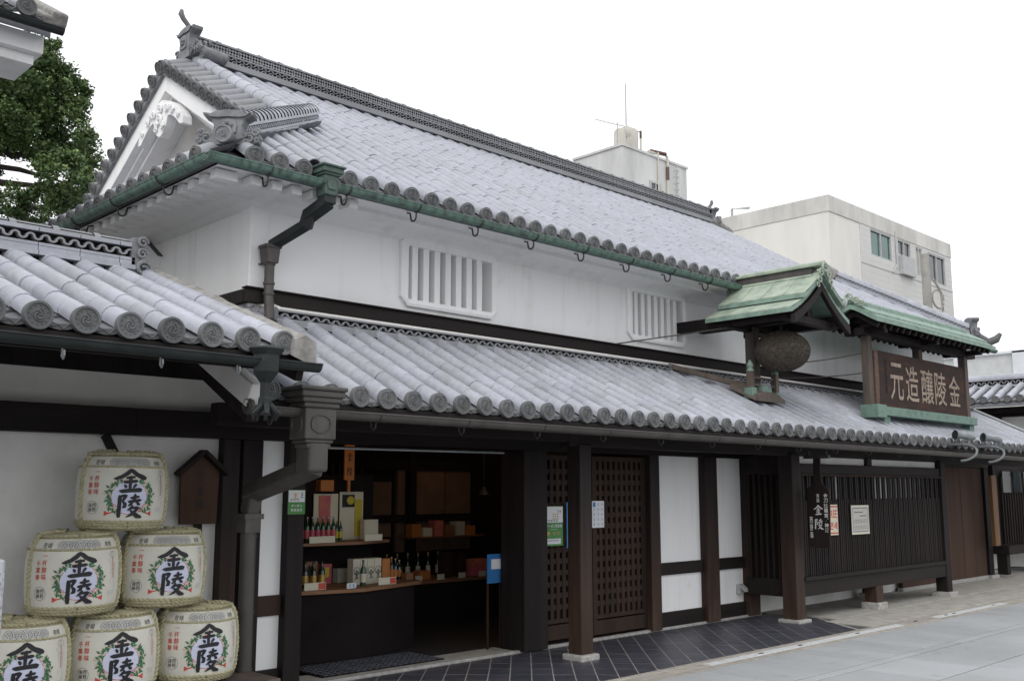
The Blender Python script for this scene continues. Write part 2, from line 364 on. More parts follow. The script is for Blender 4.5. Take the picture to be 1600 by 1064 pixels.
RYO = [[(.10, .95, .04), (.14, .88, .11), (.13, .5, .11), (.12, .12, .12), (.13, .0, .08)],
       [(.13, .90, .05), (.26, .92, .09), (.36, .93, .10), (.30, .80, .08), (.24, .70, .07)],
       [(.24, .70, .05), (.34, .58, .10), (.33, .47, .10), (.24, .42, .04)],
       [(.52, .84, .04), (.60, .84, .08), (.84, .89, .07), (.88, .90, .03)], [(.70, 1.02, .03), (.70, .94, .09), (.68, .72, .08)],
       [(.44, .68, .04), (.52, .68, .09), (.88, .74, .09), (.96, .76, .04)],
       [(.62, .66, .04), (.57, .58, .09), (.46, .50, .04)], [(.76, .68, .04), (.84, .58, .10), (.92, .56, .04)],
       [(.64, .52, .05), (.58, .42, .09), (.44, .30, .03)],
       [(.56, .40, .05), (.70, .42, .08), (.84, .43, .09), (.74, .28, .09), (.58, .12, .08), (.40, .02, .03)],
       [(.54, .32, .04), (.66, .20, .10), (.82, .07, .14), (.98, .03, .08), (1.02, .05, .02)]]
def brush(mb, fn, strokes, cx, cy, w, h, off=0, ws=1.0):
    for si, st in enumerate(strokes):
        P = [(x, y) for x, y, _ in st]; W = [q[2] for q in st]; pts = []; ws_ = []
        for i in range(len(P) - 1):
            for k in range(4):
                t = k / 4; pts.append((P[i][0] * (1 - t) + P[i + 1][0] * t, P[i][1] * (1 - t) + P[i + 1][1] * t)); ws_.append(W[i] * (1 - t) + W[i + 1] * t)
        pts.append(P[-1]); ws_.append(W[-1]); vs = []
        for i, (x, y) in enumerate(pts):
            a = pts[max(i - 1, 0)]; b = pts[min(i + 1, len(pts) - 1)]; dx, dy = (b[0] - a[0]) * w, (b[1] - a[1]) * h; l = math.hypot(dx, dy) or 1
            nx, ny = -dy / l, dx / l; hw = ws_[i] * w * .5 * ws
            X0 = cx + (x - .5) * w; Y0 = cy + (y - .5) * h; o = off + si * .00025
            vs += [fn(X0 + nx * hw, Y0 + ny * hw, o), fn(X0 - nx * hw, Y0 - ny * hw, o)]
        mb.add(vs, [(2 * i, 2 * i + 1, 2 * i + 3, 2 * i + 2) for i in range(len(pts) - 1)])
def flat(o, u, v, n):
    o, u, v, n = Vector(o), Vector(u), Vector(v), Vector(n)
    return lambda x, y, d=0: o + u * x + v * y + n * d
def disc_fn(mb, fn, cx, cy, r, off=0, seg=24, rings=3, wav=0):
    vs = [fn(cx, cy, off)]; fs = []
    for j in range(1, rings + 1):
        for k in range(seg):
            t = 2 * math.pi * k / seg; rr = r * j / rings * (1 + wav * math.cos(6 * t)); vs.append(fn(cx + rr * math.cos(t), cy + rr * math.sin(t), off))
    for k in range(seg): fs.append((0, 1 + k, 1 + (k + 1) % seg))
    for j in range(1, rings):
        a = 1 + (j - 1) * seg; b = a + seg
        for k in range(seg): fs.append((a + k, b + k, b + (k + 1) % seg, a + (k + 1) % seg))
    mb.add(vs, fs)
def ring_fn(mb, fn, cx, cy, r0, r1, off=0, seg=28, wav=0):
    vs = []
    for k in range(seg):
        t = 2 * math.pi * k / seg; q = 1 + wav * math.cos(6 * t)
        vs += [fn(cx + r0 * q * math.cos(t), cy + r0 * q * math.sin(t), off), fn(cx + r1 * q * math.cos(t), cy + r1 * q * math.sin(t), off)]
    mb.add(vs, [(2 * k, 2 * k + 1, (2 * k + 3) % (2 * seg), (2 * k + 2) % (2 * seg)) for k in range(seg)])
def rect_fn(mb, fn, x0, x1, y0, y1, off=0, n=1):
    for i in range(n):
        a = x0 + (x1 - x0) * i / n; b = x0 + (x1 - x0) * (i + 1) / n
        mb.add([fn(a, y0, off), fn(b, y0, off), fn(b, y1, off), fn(a, y1, off)], [(0, 1, 2, 3)])
# ================================================================== ground, street, pavement
g = MB(); g.add([(-1500, -1500, -.06), (1500, -1500, -.06), (1500, 1500, -.06), (-1500, 1500, -.06)], [(0, 1, 2, 3)])
struct(g.build('ground', 'dirt'))
def frame(e, U, N, o):
    return Matrix(((e[0], U[0], N[0], o[0]), (e[1], U[1], N[1], o[1]), (e[2], U[2], N[2], o[2]), (0, 0, 0, 1)))
def slab_mesh(name, w, d, h, m, ch=.004):
    b = MB(); x, y = w / 2, d / 2
    b.add([(-x, -y, -h), (x, -y, -h), (x, y, -h), (-x, y, -h), (-x, -y, -ch), (x, -y, -ch), (x, y, -ch), (-x, y, -ch), (-x + ch, -y + ch, 0), (x - ch, -y + ch, 0), (x - ch, y - ch, 0), (-x + ch, y - ch, 0)],
          [(0, 1, 5, 4), (1, 2, 6, 5), (2, 3, 7, 6), (3, 0, 4, 7), (4, 5, 9, 8), (5, 6, 10, 9), (6, 7, 11, 10), (7, 4, 8, 11), (8, 9, 10, 11)])
    return b.mesh(name, m)
s = MB(); s.add([(-40, -30, -.018), (60, -30, -.018), (60, 5.5, -.018), (-40, 5.5, -.018)], [(0, 1, 2, 3)])
street = struct(s.build('street', 'joint'))
def jit(a): return random.uniform(-a, a)
def lay(me, name, parent, x, y, z=0, rz=0):
    o = put(me, name, parent); o.location = (x, y, z + jit(.0012)); o.rotation_euler = (jit(.0015), jit(.0015), rz + jit(.001)); return o
a = slab_mesh('paving_slab', .288, .80, .05, 'slab')
x = 3.4
while x < 24: lay(a, 'paving_slab', street, x, 5.055); x += .3
a = slab_mesh('paving_slab', .988, .108, .05, 'slab'); x = 3.6
while x < 24: lay(a, 'paving_slab', street, x, 4.582); x += 1.0
a = slab_mesh('paving_slab', .880, .700, .05, 'slab')
for r_ in range(5):
    x = 3.0 + (r_ % 2) * .45
    while x < 20: lay(a, 'paving_slab', street, x, 4.155 - .72 * r_); x += .895
b = MB()   # farther slabs, too small to pick apart singly
for r_ in range(12):
    for i in range(34):
        xx = -28 + .895 * i + (r_ % 2) * .45; yy = 4.155 - .72 * r_
        b.box(xx - .444, xx + .444, yy - .355, yy + .355, -.05, 0)
stuff(b.build('paving_slabs', 'slab', street))
# pavement in front of the shop: kerb strip, diagonal tiles, concrete slabs further on
p = MB(); p.add([(-20, 5.46, -.010), (26, 5.46, -.010), (26, 10.6, -.010), (-20, 10.6, -.010)], [(0, 1, 2, 3)])
pav = struct(p.build('pavement', 'joint'))
kx = 3.0; i = 0
while kx < 24:
    L = random.choice((.6, .75, .9)); me = slab_mesh('kerb_stone', L - .006, .085, .06, 'kerb'); lay(me, 'kerb_stone', pav, kx + L / 2, 5.505, .003); kx += L
kx = 3.0
while kx < 24:
    L = random.uniform(.55, 1.0); k = 'worn_white' if random.random() < .55 or 8 < kx < 11 else 'kerb'
    me = slab_mesh('drain_slab', L - .008, .115, .06, k); lay(me, 'drain_slab', pav, kx + L / 2, 5.612, .002); kx += L
kx = 3.0
while kx < 24:
    L = random.choice((.8, 1.0)); me = slab_mesh('kerb_stone', L - .006, .075, .06, 'kerb'); lay(me, 'kerb_stone', pav, kx + L / 2, 5.712, .006); kx += L
for x in (8.9, 9.65, 10.9, 12.4, 13.3, 13.55, 14.9, 16.2): b = MB(); b.box(x, x + .07, 5.60, 5.625, -.01, .0065); b.build('drain_slot', 'ink', pav)
# concrete slabs
for (x0, x1, y0, y1) in [(11.6 + 1.55 * i, 13.13 + 1.55 * i, 5.76, 6.38) for i in range(8)] + [(11.95 + 2.4 * i, 14.33 + 2.4 * i, 6.40, 9.3) for i in range(4)]:
    me = slab_mesh('concrete_slab', x1 - x0 - .012, y1 - y0 - .012, .05, 'concrete'); lay(me, 'concrete_slab', pav, (x0 + x1) / 2, (y0 + y1) / 2, .004)
# diagonal floor tiles
t = MB(); t.add([(3.2, 5.755, -.003), (11.28, 5.755, -.003), (11.9, 6.6, -.003), (11.9, 7.30, -.003), (3.2, 7.30, -.003)], [(0, 1, 2, 3, 4)])
tf = struct(t.build('tiled_floor', 'grout'))
TW, TL = .1895, .285; c45 = math.sqrt(.5)
def clip(poly, fn):
    o = []
    for i in range(len(poly)):
        a, b = poly[i], poly[(i + 1) % len(poly)]; fa, fb = fn(a), fn(b)
        if fa >= 0: o.append(a)
        if (fa >= 0) != (fb >= 0): q = fa / (fa - fb); o.append((a[0] + (b[0] - a[0]) * q, a[1] + (b[1] - a[1]) * q))
    return o
full = None
def tile_poly_obj(poly):
    cx = sum(q[0] for q in poly) / len(poly); cy = sum(q[1] for q in poly) / len(poly)
    b = MB(); b.prism([(x - cx, y - cy) for x, y in poly], (0, 0, -.02), X_, Y_, (0, 0, .02)); return b.mesh('floor_tile', 'floor_tile'), cx, cy
gap = .0055
for i in range(-12, 42):
    for j in range(30, 75):
        # u along (1,1), v along (1,-1)
        v0 = -.17 * c45 + i * TW; u0 = j * TL
        if True:
            P = []
            for (du, dv) in ((.009, gap), (TL - .009, gap), (TL - .009, TW - gap), (.009, TW - gap)):
                u, v = u0 + du, v0 + dv; P.append(((u + v) * c45, (u - v) * c45))
            whole = all(3.2 < x < 11.9 and 5.762 < y < 7.29 and (x - 11.2) * 1.0 - (y - 5.75) * .75 < 0 for x, y in P)
            if whole:
                if full is None: full = tile_poly_obj(P)[0]
                cx = sum(q[0] for q in P) / 4; cy = sum(q[1] for q in P) / 4; o = put(full, 'floor_tile', tf)
                o.location = (cx, cy, jit(.0008)); o.rotation_euler = (jit(.004), jit(.004), 0)
            else:
                Q = P
                for fn in (lambda q: q[0] - 3.2, lambda q: q[1] - 5.762, lambda q: 7.29 - q[1], lambda q: (q[1] - 5.75) * .75 - (q[0] - 11.2), lambda q: 11.88 - q[0]):
                    if len(Q) > 2: Q = clip(Q, fn)
                if len(Q) > 2:
                    ar = abs(sum(Q[k][0] * Q[(k + 1) % len(Q)][1] - Q[(k + 1) % len(Q)][0] * Q[k][1] for k in range(len(Q)))) / 2
                    if ar > .004: me, cx, cy = tile_poly_obj(Q); o = put(me, 'floor_tile', tf); o.location = (cx, cy, jit(.0005))

# ================================================================== roof tile templates
def barrel_t(L, r0=.0715, r1=.0692, seg=8, under=14):
    b = MB(); A = [R(-under) + (math.pi + 2 * R(under)) * k / seg for k in range(seg + 1)]
    for y, r in ((0, r0 - .008), (0, r0), (L, r1)):
        b.v += [(r * math.cos(a), y, r * math.sin(a)) for a in A]
    n = seg + 1
    for s_ in (0, n):
        for k in range(seg): b.f.append([s_ + k, s_ + k + n, s_ + k + n + 1, s_ + k + 1]); b.mi.append(0); b.tv.append(.5)
    return b
def relief_disc(mb, fn, r, dots=12, fine=True):
    """round tile end: raised rim, sunk field, ring of beads and three commas; fn(x, y, out)"""
    rings = [(r, -.03), (r, .006), (r * .97, .010), (r * .82, .010), (r * .78, .002), (0.001, .002)]; seg = 20; vs = []
    for rr, d in rings: vs += [fn(rr * math.cos(2 * math.pi * k / seg), rr * math.sin(2 * math.pi * k / seg), d) for k in range(seg)]
    mb.add(vs, [(i * seg + k, i * seg + (k + 1) % seg, (i + 1) * seg + (k + 1) % seg, (i + 1) * seg + k) for i in range(len(rings) - 1) for k in range(seg)])
    if not fine: return
    for k in range(dots):
        t = 2 * math.pi * k / dots; cx, cy, q = r * .64 * math.cos(t), r * .64 * math.sin(t), r * .075
        mb.add([fn(cx + q, cy, .002), fn(cx, cy + q, .002), fn(cx - q, cy, .002), fn(cx, cy - q, .002), fn(cx, cy, .009)], [(0, 1, 4), (1, 2, 4), (2, 3, 4), (3, 0, 4)])
    for k in range(3):
        vs = []
        for i in range(8):
            q = i / 7; t = 2 * math.pi * k / 3 + q * 3.6; rr = r * (.16 + .32 * q); hw = r * .12 * (1 - q) ** .7 + r * .015
            for d_, o_ in ((-hw, .002), (-hw * .4, .009), (hw * .4, .009), (hw, .002)): vs.append(fn((rr + d_) * math.cos(t), (rr + d_) * math.sin(t), o_))
        mb.add(vs, [(4 * i + j, 4 * i + j + 1, 4 * i + j + 5, 4 * i + j + 4) for i in range(7) for j in range(3)])
def eave_t(L, s, r=.0785, fine=True):
    b = barrel_t(L, .0715, .0692); th = math.atan(s); c, sn = math.cos(th), math.sin(th)
    b.k = 1; relief_disc(b, lambda x, y, o: (x, sn * y - c * (o + .022), c * y + sn * (o + .022)), r, fine=fine); return b
def pan_t(L, w):
    b = MB(); n = 6
    for y, dz in ((0, -.022), (0, .006), (L * 1.15, -.010)):
        b.v += [(w * (k / n - .5), y, -.045 + .04 * (2 * k / n - 1) ** 2 + dz) for k in range(n + 1)]
    for s_ in (0, n + 1):
        for k in range(n): b.f.append([s_ + k, s_ + k + n + 1, s_ + k + n + 2, s_ + k + 1][::-1]); b.mi.append(0); b.tv.append(.5)
    return b
def eave_pan_t(s, w, L=.2, drop=.034):
    """pan tile at the eave with the hanging lip and a relief of scrolls"""
    b = pan_t(L, w); th = math.atan(s); c, sn = math.cos(th), math.sin(th); n = 8
    fn = lambda x, y, o: (x, sn * y - c * (o - .02), c * y + sn * (o - .02))
    zt = lambda q: -.030 + .034 * (2 * q - 1) ** 2
    b.k = 1; vs = []
    for k in range(n + 1):
        q = k / n; x = w * .86 * (q - .5); vs += [fn(x, zt(q), -.02), fn(x, zt(q), .012), fn(x, zt(q) - drop, .012), fn(x, zt(q) - drop, -.01)]
    b.add(vs, [(4 * k + j, 4 * k + 4 + j, 4 * k + 5 + j, 4 * k + 1 + j) for k in range(n) for j in range(3)])
    vs = []
    for k in range(17):
        q = k / 16; x = w * .74 * (q - .5); y = zt(q) - drop * .5 + .011 * math.sin(q * 6 * math.pi); vs += [fn(x, y + .006, .0125), fn(x, y, .017), fn(x, y - .006, .0125)]
    b.add(vs, [(3 * k + j, 3 * k + 3 + j, 3 * k + 4 + j, 3 * k + 1 + j) for k in range(16) for j in range(2)])
    return b
class Roof:
    """one tiled roof plane; e = eave direction, h = horizontal up-slope direction, o = eave point on the barrel axes"""
    def __init__(s, e, h, slope, o):
        n = math.sqrt(1 + slope * slope); s.s = slope; s.n = n
        s.e = Vector(e); s.U = (Vector(h) + Z_ * slope) / n; s.N = s.e.cross(s.U); s.o = Vector(o)
    def at(s, a, y, z=0): return s.o + s.e * a + s.U * y + s.N * z
    def mt(s, a, y, z=0, tw=0): return frame(s.e, s.U, s.N, s.at(a, y, z)) @ Matrix.Rotation(tw, 4, 'Z')
def tile_roof(rf, parent, cols, exp, pitch, pick=lambda a, k: False, mats=('tile', 'tile_end'), eave_obj=True, fine=True, eave_skip=(), stag=0):
    """cols: list of (offset, slope length)"""
    bt = barrel_t(exp + .012); bme = bt.mesh('round_tile', 'tile' if isinstance(mats, str) else mats[0], smooth=60)
    et = eave_t(exp + .012, rf.s, fine=fine); eme = et.mesh('eave_tile', list(mats), smooth=35)
    ep = eave_pan_t(rf.s, pitch); epm = ep.mesh('eave_pan_tile', ['tile_pan', 'tile_end'], smooth=35)
    pt = pan_t(exp, pitch); rest = MB(); pans = MB()
    for ci, (a, Lm) in enumerate(cols):
        k = 0; off = random.random() * exp * stag
        while k * exp < Lm - exp * .45:
            mt = rf.mt(a + jit(.004), k * exp + jit(.004) - (off if k else 0), jit(.003), jit(.012)); t = random.random()
            if k == 0:
                if ci not in eave_skip: put(eme, 'eave_tile', parent, mt @ Matrix.Rotation(jit(.16), 4, 'Y') @ Matrix.Rotation(jit(.02), 4, 'X'))
            elif pick(a, k): put(bme, 'round_tile', parent, mt)
            else: rest.t = t; rest.xf(bt, mt)
            pm = rf.mt(a + pitch / 2, k * exp, 0)
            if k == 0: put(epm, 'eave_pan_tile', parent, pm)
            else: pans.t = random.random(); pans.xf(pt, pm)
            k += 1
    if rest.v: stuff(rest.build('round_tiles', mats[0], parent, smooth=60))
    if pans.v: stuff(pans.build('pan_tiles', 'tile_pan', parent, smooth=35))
def wave_band(mb, o, u, v, n, L, per, amp, th, dep):
    """continuous scalloped clay ribbon (alternate half rings) set into a ridge"""
    o, u, v, n = Vector(o), Vector(u), Vector(v), Vector(n); hp = per / 2; vs = []; m = int(L / hp); k = 0
    for j in range(m):
        sg = 1 if j % 2 else -1; cx = hp * (j + .5)
        for i in range(6):
            t = math.pi * (1 - i / 6); dx, dy = math.cos(t), math.sin(t) * sg
            for r in (-th / 2, th / 2):
                rr = hp / 2 + r * sg; p = o + u * (cx + dx * rr) + v * (dy * (amp / (hp / 2)) * rr); vs += [p, p + n * dep]
            k += 1
    f = []
    for i in range(k - 1):
        a = 4 * i; b = a + 4; f += [(a + 1, b + 1, b + 3, a + 3), (a, b, b + 1, a + 1), (a + 3, b + 3, b + 2, a + 2)]
    mb.add(vs, f)
def spiral(mb, c, u, v, n, r, dep, turns=1.4, th=.35, sg=1):
    """relief scroll: raised spiral ribbon"""
    c, u, v, n = Vector(c), Vector(u), Vector(v), Vector(n); pts = []
    for i in range(15):
        q = i / 14; t = q * turns * 2 * math.pi; rr = r * (1 - .78 * q); pts.append(c + u * (sg * rr * math.cos(t)) + v * (rr * math.sin(t)) + n * (dep * (.5 + .5 * q)))
    mb.tube(pts, [r * th * (.5 + .3 * (1 - i / 14)) for i in range(15)], 6)
def onigawara(name, parent, c, n, w, h, boss=True, horn=False, mat_='oni', wings=True):
    """ridge-end ornament: shaped body, crown bar, scroll wings, crest and round boss; n = facing direction (horizontal)"""
    c = Vector(c); n = Vector(n).normalized(); u = Z_.cross(n).normalized(); v = Z_; d = .16 * w
    b = MB()
    half = [(.0, .0), (.34, .0), (.36, .14), (.30, .3), (.28, .55), (.34, .74), (.50, .86), (.52, .95), (.36, .92), (.24, 1.0), (0, 1.03)]
    poly = [(x * w, y * h) for x, y in half] + [(-x * w, y * h) for x, y in half[::-1][1:-1]]
    b.prism(poly, c - n * d, u, v, n * 2 * d)
    half = [(.0, .80), (.20, .78), (.36, .80), (.46, .90), (.30, .875), (.18, .93), (0, .95)]
    b.prism([(x * w, y * h) for x, y in half] + [(-x * w, y * h) for x, y in half[::-1][1:-1]], c + n * d, u, v, n * .05 * w)
    half = [(0, .30), (.17, .32), (.19, .55), (.14, .70), (0, .74)]
    b.prism([(x * w, y * h) for x, y in half] + [(-x * w, y * h) for x, y in half[::-1][1:-1]], c + n * d, u, v, n * .04 * w)
    for k in range(5):
        t = math.pi / 2 + 2 * math.pi * k / 5; b.ball(tuple(c + n * (d + .05 * w) + u * (.075 * w * math.cos(t)) + v * (.52 * h + .075 * w * math.sin(t))), .05 * w, .05 * w, .05 * w, 6, 4)
    if wings:
        for sg in (1, -1):
            for (x, y, r) in ((.44, .20, .13), (.56, .36, .10), (.36, .08, .09), (.60, .14, .08)):
                spiral(b, c + u * (sg * x * w) + v * (y * h), u, v, n, r * w, d * .9, sg=sg)
            b.prism([(sg * .28 * w, .02 * h), (sg * .62 * w, .06 * h), (sg * .66 * w, .28 * h), (sg * .56 * w, .46 * h), (sg * .30 * w, .34 * h)][::sg], c - n * d * .6, u, v, n * d * 1.1)
    o = b.build(name, mat_, parent, smooth=30)
    if boss:
        q = MB(); q.k = 0; cc = c + v * (.16 * h) + n * d
        q.tube([cc, cc + n * .30 * w], .17 * w, 16); e = cc + n * .30 * w
        relief_disc(q, lambda x, y, o_: e + u * x + v * y + n * (o_ + .001), .185 * w); q.build('boss_tile', 'oni', parent, smooth=35)
    if horn:
        q = MB(); q.tube([c + v * h * .92 - n * d * .3, c + v * h * 1.12 + n * w * .06, c + v * h * 1.28 + n * w * .22, c + v * h * 1.42 + n * w * .30, c + v * h * 1.55 + n * w * .28], [w * .075, w * .07, w * .075, w * .085, w * .05], 10)
        q.build('ridge_horn', 'tile_end', parent, smooth=50)
    return o
def gutter_run(mb, a, b, r, th=.004, seg=8):
    """half-round gutter from a to b"""
    a, b = Vector(a), Vector(b); d = (b - a).normalized(); sx = d.cross(Z_).normalized(); vs = []
    for p in (a, b):
        for rr in (r, r - th):
            for k in range(seg + 1):
                t = math.pi + math.pi * k / seg; vs.append(p + sx * (rr * math.cos(t)) + Z_ * (rr * math.sin(t)))
    n = seg + 1; f = []
    for k in range(seg): f += [(k, k + 1, 2 * n + k + 1, 2 * n + k), (n + k + 1, n + k, 3 * n + k, 3 * n + k + 1), (k + 1, k, n + k, n + k + 1), (2 * n + k, 2 * n + k + 1, 3 * n + k + 1, 3 * n + k)]
    f += [(0, 2 * n, 3 * n, n), (seg, n + seg, 3 * n + seg, 2 * n + seg)]
    mb.add(vs, f)
    mb.tube([a + sx * r, b + sx * r], .006, 6); mb.tube([a - sx * r, b - sx * r], .006, 6)
# ================================================================== the brewery (two-storey shop)
bw = thing('brewery_building', 'long two-storey white plaster brewery shop with grey tiled roofs and dark timber front', 'building', (11.4, 11.7, 0))
WY, GY = 7.55, 7.35                 # upper wall face, ground floor wall face
UL, UR = 4.25, 18.52                # upper wall ends
def wall_holes(mb, x0, x1, y0, y1, z0, z1, holes):
    x = x0
    for (a, b, c, d) in sorted(holes):
        mb.box(x, a, y0, y1, z0, z1); mb.box(a, b, y0, y1, z0, c); mb.box(a, b, y0, y1, d, z1); x = b
    mb.box(x, x1, y0, y1, z0, z1)
wins = [(5.95, 7.06, 3.43, 3.96), (9.40, 10.42, 3.46, 3.985), (12.0, 13.05, 3.45, 3.97)]
b = MB(); wall_holes(b, UL, UR, WY, WY + .2, 2.9, 4.34, [(a - .012, c + .012, e - .012, g_ + .012) for a, c, e, g_ in wins]); b.box(UL, UL + .2, WY + .2, 15.85, 2.0, 4.34); b.box(UR - .2, UR, WY + .2, 15.85, 0, 4.34); b.box(UL + .2, UR - .2, 15.65, 15.85, 0, 4.34)
b.build('upper_wall', 'plaster', bw)
b = MB(); b.box(UL - .012, UL + .17, WY - .012, WY + .17, 3.29, 4.2); b.build('corner_pilaster', 'plaster', bw, bevel=.008)
for wi, (x0, x1, z0, z1) in enumerate(wins):
    wd = MB(); wd.box(x0 - .02, x1 + .02, WY + .145, WY + .19, z0 - .02, z1 + .02); wd = wd.build('window', 'plaster_old', bw)
    f = .10; ox0, ox1, oz0, oz1 = x0 - f, x1 + f * .8, z0 - f * .75, z1 + f * 1.15; ch = .09
    fr = MB()
    outer = [(ox0 + ch, oz0), (ox1 - ch, oz0), (ox1, oz0 + ch), (ox1, oz1 - ch), (ox1 - ch, oz1), (ox0 + ch, oz1), (ox0, oz1 - ch), (ox0, oz0 + ch)]
    inner = [(x0 + .01, z0), (x1 - .01, z0), (x1, z0 + .01), (x1, z1 - .01), (x1 - .01, z1), (x0 + .01, z1), (x0, z1 - .01), (x0, z0 + .01)]
    lay_ = [[(x, WY + .02, z) for x, z in outer], [(x, WY - .035, z) for x, z in [(x0 + (x - x0) * .985 if x < x0 else x1 + (x - x1) * .985, z) for x, z in outer]]]
    mid = [(ix * .45 + ox * .55, iz * .45 + oz * .55) for (ix, iz), (ox, oz) in zip(inner, outer)]
    lay_ += [[(x, WY - .045, z) for x, z in mid], [(x, WY - .03, z) for x, z in inner], [(x, WY + .15, z) for x, z in inner]]
    vs = [p for l in lay_ for p in l]; fr.add(vs, [(i * 8 + k, (i + 1) * 8 + k, (i + 1) * 8 + (k + 1) % 8, i * 8 + (k + 1) % 8) for i in range(4) for k in range(8)])
    fr.build('window_frame', 'plaster', wd, bevel=.006)
    n = 7; pit = (x1 - x0 - .06) / (n + .35)
    for k in range(n):
        sx = x0 + .055 + pit * k; m_ = MB(); m_.box(sx, sx + pit * .52, WY - .012, WY + .075, z0 - .005, z1 + .005); m_.build('window_bar', 'plaster', wd, bevel=.006)
# dark drip rail and plaster roll above the lower roof
b = MB(); b.box(UL - .05, UR + .05, WY - .055, WY, 3.17, 3.285); b.box(UL - .07, UR + .07, WY - .085, WY, 3.285, 3.30)
b.box(UL - .055, UL, WY, 9.5, 3.17, 3.285); b.build('drip_rail', 'wood_beam', bw, bevel=.004)
b = MB(); b.tube([(4.46, WY - .03, 3.145), (19.5, WY - .03, 3.145)], .026, 8); b.build('plaster_roll', 'plaster_warm', bw, smooth=60)
# ---- upper roof
EY, ER, ELX, ERX, SL = 6.97, 11.7, 3.59, 19.2, .6
EZ = 4.245
VX0, VX1 = 5.62, 17.17
def uz(y): return EZ + SL * (y - EY)
d = -.075
deck = MB(); th = .06
def deck_quad(P):
    q = [Vector(p) + Vector((0, 0, d)) for p in P]; l = [p - Vector((0, 0, th)) for p in q]; n = len(q)
    deck.add(q + l, [tuple(range(n)), tuple(range(2 * n - 1, n - 1, -1))] + [(i, i + n, (i + 1) % n + n, (i + 1) % n) for i in range(n)])
HT = VX0 - ELX; RZ = uz(ER); hz = EZ + SL * HT; BY = 2 * ER - EY
deck_quad([(ELX, EY, EZ), (ERX, EY, EZ), (VX1, EY + HT, hz), (VX1 + .3, EY + HT, hz), (VX1 + .3, ER, RZ), (VX0 - .35, ER, RZ), (VX0 - .35, EY + HT, hz), (VX0, EY + HT, hz)])
deck_quad([(ERX, BY, EZ), (ELX, BY, EZ), (VX0, BY - HT, hz), (VX0 - .35, BY - HT, hz), (VX0 - .35, ER, RZ), (VX1 + .3, ER, RZ), (VX1 + .3, BY - HT, hz), (VX1, BY - HT, hz)])
deck_quad([(ELX, BY, EZ), (ELX, EY, EZ), (VX0, EY + HT, hz), (VX0, BY - HT, hz)])
deck_quad([(ERX, EY, EZ), (ERX, BY, EZ), (VX1, BY - HT, hz), (VX1, EY + HT, hz)])
ur = deck.build('upper_roof', 'tile_pan', bw)
rf = Roof(X_, Y_, SL, (0, EY, EZ)); cols = []
for k in range(0, 67):
    xx = 3.92 + .2295 * k
    if xx > 18.95: break
    Lh = min(xx - ELX, ERX - xx) if (xx < VX0 or xx > VX1) else ER - EY - .1
    cols.append((xx, Lh * rf.n))
tile_roof(rf, ur, cols, .24, .2295, eave_skip=(3,), mats=('tile_upper', 'tile_end'), stag=.5)
rl = Roof(-Y_, X_, SL, (ELX, 0, EZ)); cols = []
for k in range(0, 30):
    yy = EY + .33 + .235 * k; cols.append((-yy, max(0.13, min(yy - EY, 2.05)) * rl.n))
tile_roof(rl, ur, cols, .24, .235)
# white plaster soffit, fascia and plastered rafters
b = MB(); SY0, SZ0 = EY + .05, EZ - .13
prof = [(0, 4.0), (.07, 4.045), (.18, 4.068), (.36, 4.075), (.36, 4.11), (.54, EZ - .125)]
KO = (UL - ELX) / (WY - EY)
for i in range(len(prof) - 1):
    (d0, z0), (d1, z1) = prof[i], prof[i + 1]
    b.add([(UL - d0 * KO, WY - d0, z0), (UL - d1 * KO, WY - d1, z1), (UR + d1, WY - d1, z1), (UR + d0, WY - d0, z0)], [(0, 1, 2, 3)])
    b.add([(UL - d0 * KO, WY - d0, z0), (UL - d0 * KO, 15.9, z0), (UL - d1 * KO, 15.9, z1), (UL - d1 * KO, WY - d1, z1)], [(0, 1, 2, 3)])
b.build('soffit', 'plaster', bw, smooth=50)
for k in range(34):
    yy = 7.06 + .19 * k; m_ = MB(); m_.box(ELX + .055, ELX + .25, yy, yy + .095, 4.03, 4.105); m_.build('rafter', 'plaster', bw, bevel=.006)
for k in range(6):
    xx = ELX + .35 + .19 * k; m_ = MB(); m_.box(xx, xx + .095, EY + .055, EY + .22, 4.03, 4.105); m_.build('rafter', 'plaster', bw, bevel=.006)
m_ = MB(); m_.beam((UL - .06, 9.60, 4.13), (UL - .06, 9.16, 3.84), .05, .012); m_.build('wall_strap', 'iron', bw)
# ---- main ridge
rx0, rx1 = VX0 + .02, VX1 - .02
rg = MB(); z = RZ - .02; rg.box(rx0, rx1, ER - .12, ER + .12, z - .2, z + .33)
ridge = rg.build('main_ridge', 'ceil_in', bw)
n_ = MB()
for (w_, z0, z1) in ((.20, z + .005, z + .034), (.185, z + .038, z + .068), (.17, z + .072, z + .094), (.15, z + .182, z + .20), (.155, z + .298, z + .322)):
    n_.box(rx0, rx1, ER - w_, ER + w_, z0, z1)
n_.build('ridge_course', 'tile_old', ridge)
wv = MB()
for r_ in range(2): wave_band(wv, (rx0, ER - .12, z + .117 + .043 * r_), X_, Z_, -Y_, rx1 - rx0, .11, .015, .015, .025)
wv.build('wave_tiles', 'tile_old', ridge)
dm = MB(); xx = rx0 + .1
while xx < rx1 - .1:
    for (a, b_) in (((-.042, 0), (0, .036)), ((0, .036), (.042, 0)), ((.042, 0), (0, -.036)), ((0, -.036), (-.042, 0)), ((.042, 0), (.072, .034)), ((.042, 0), (.072, -.034)), ((-.042, 0), (-.072, .034)), ((-.042, 0), (-.072, -.034))):
        dm.beam((xx + a[0], ER - .135, z + .249 + a[1]), (xx + b_[0], ER - .135, z + .249 + b_[1]), .03, .015, up=(0, -1, 0))
    xx += .165
dm.build('lattice_tiles', 'tile_old', ridge)
cap = MB(); L_ = .31; A = [math.pi * k / 8 for k in range(9)]
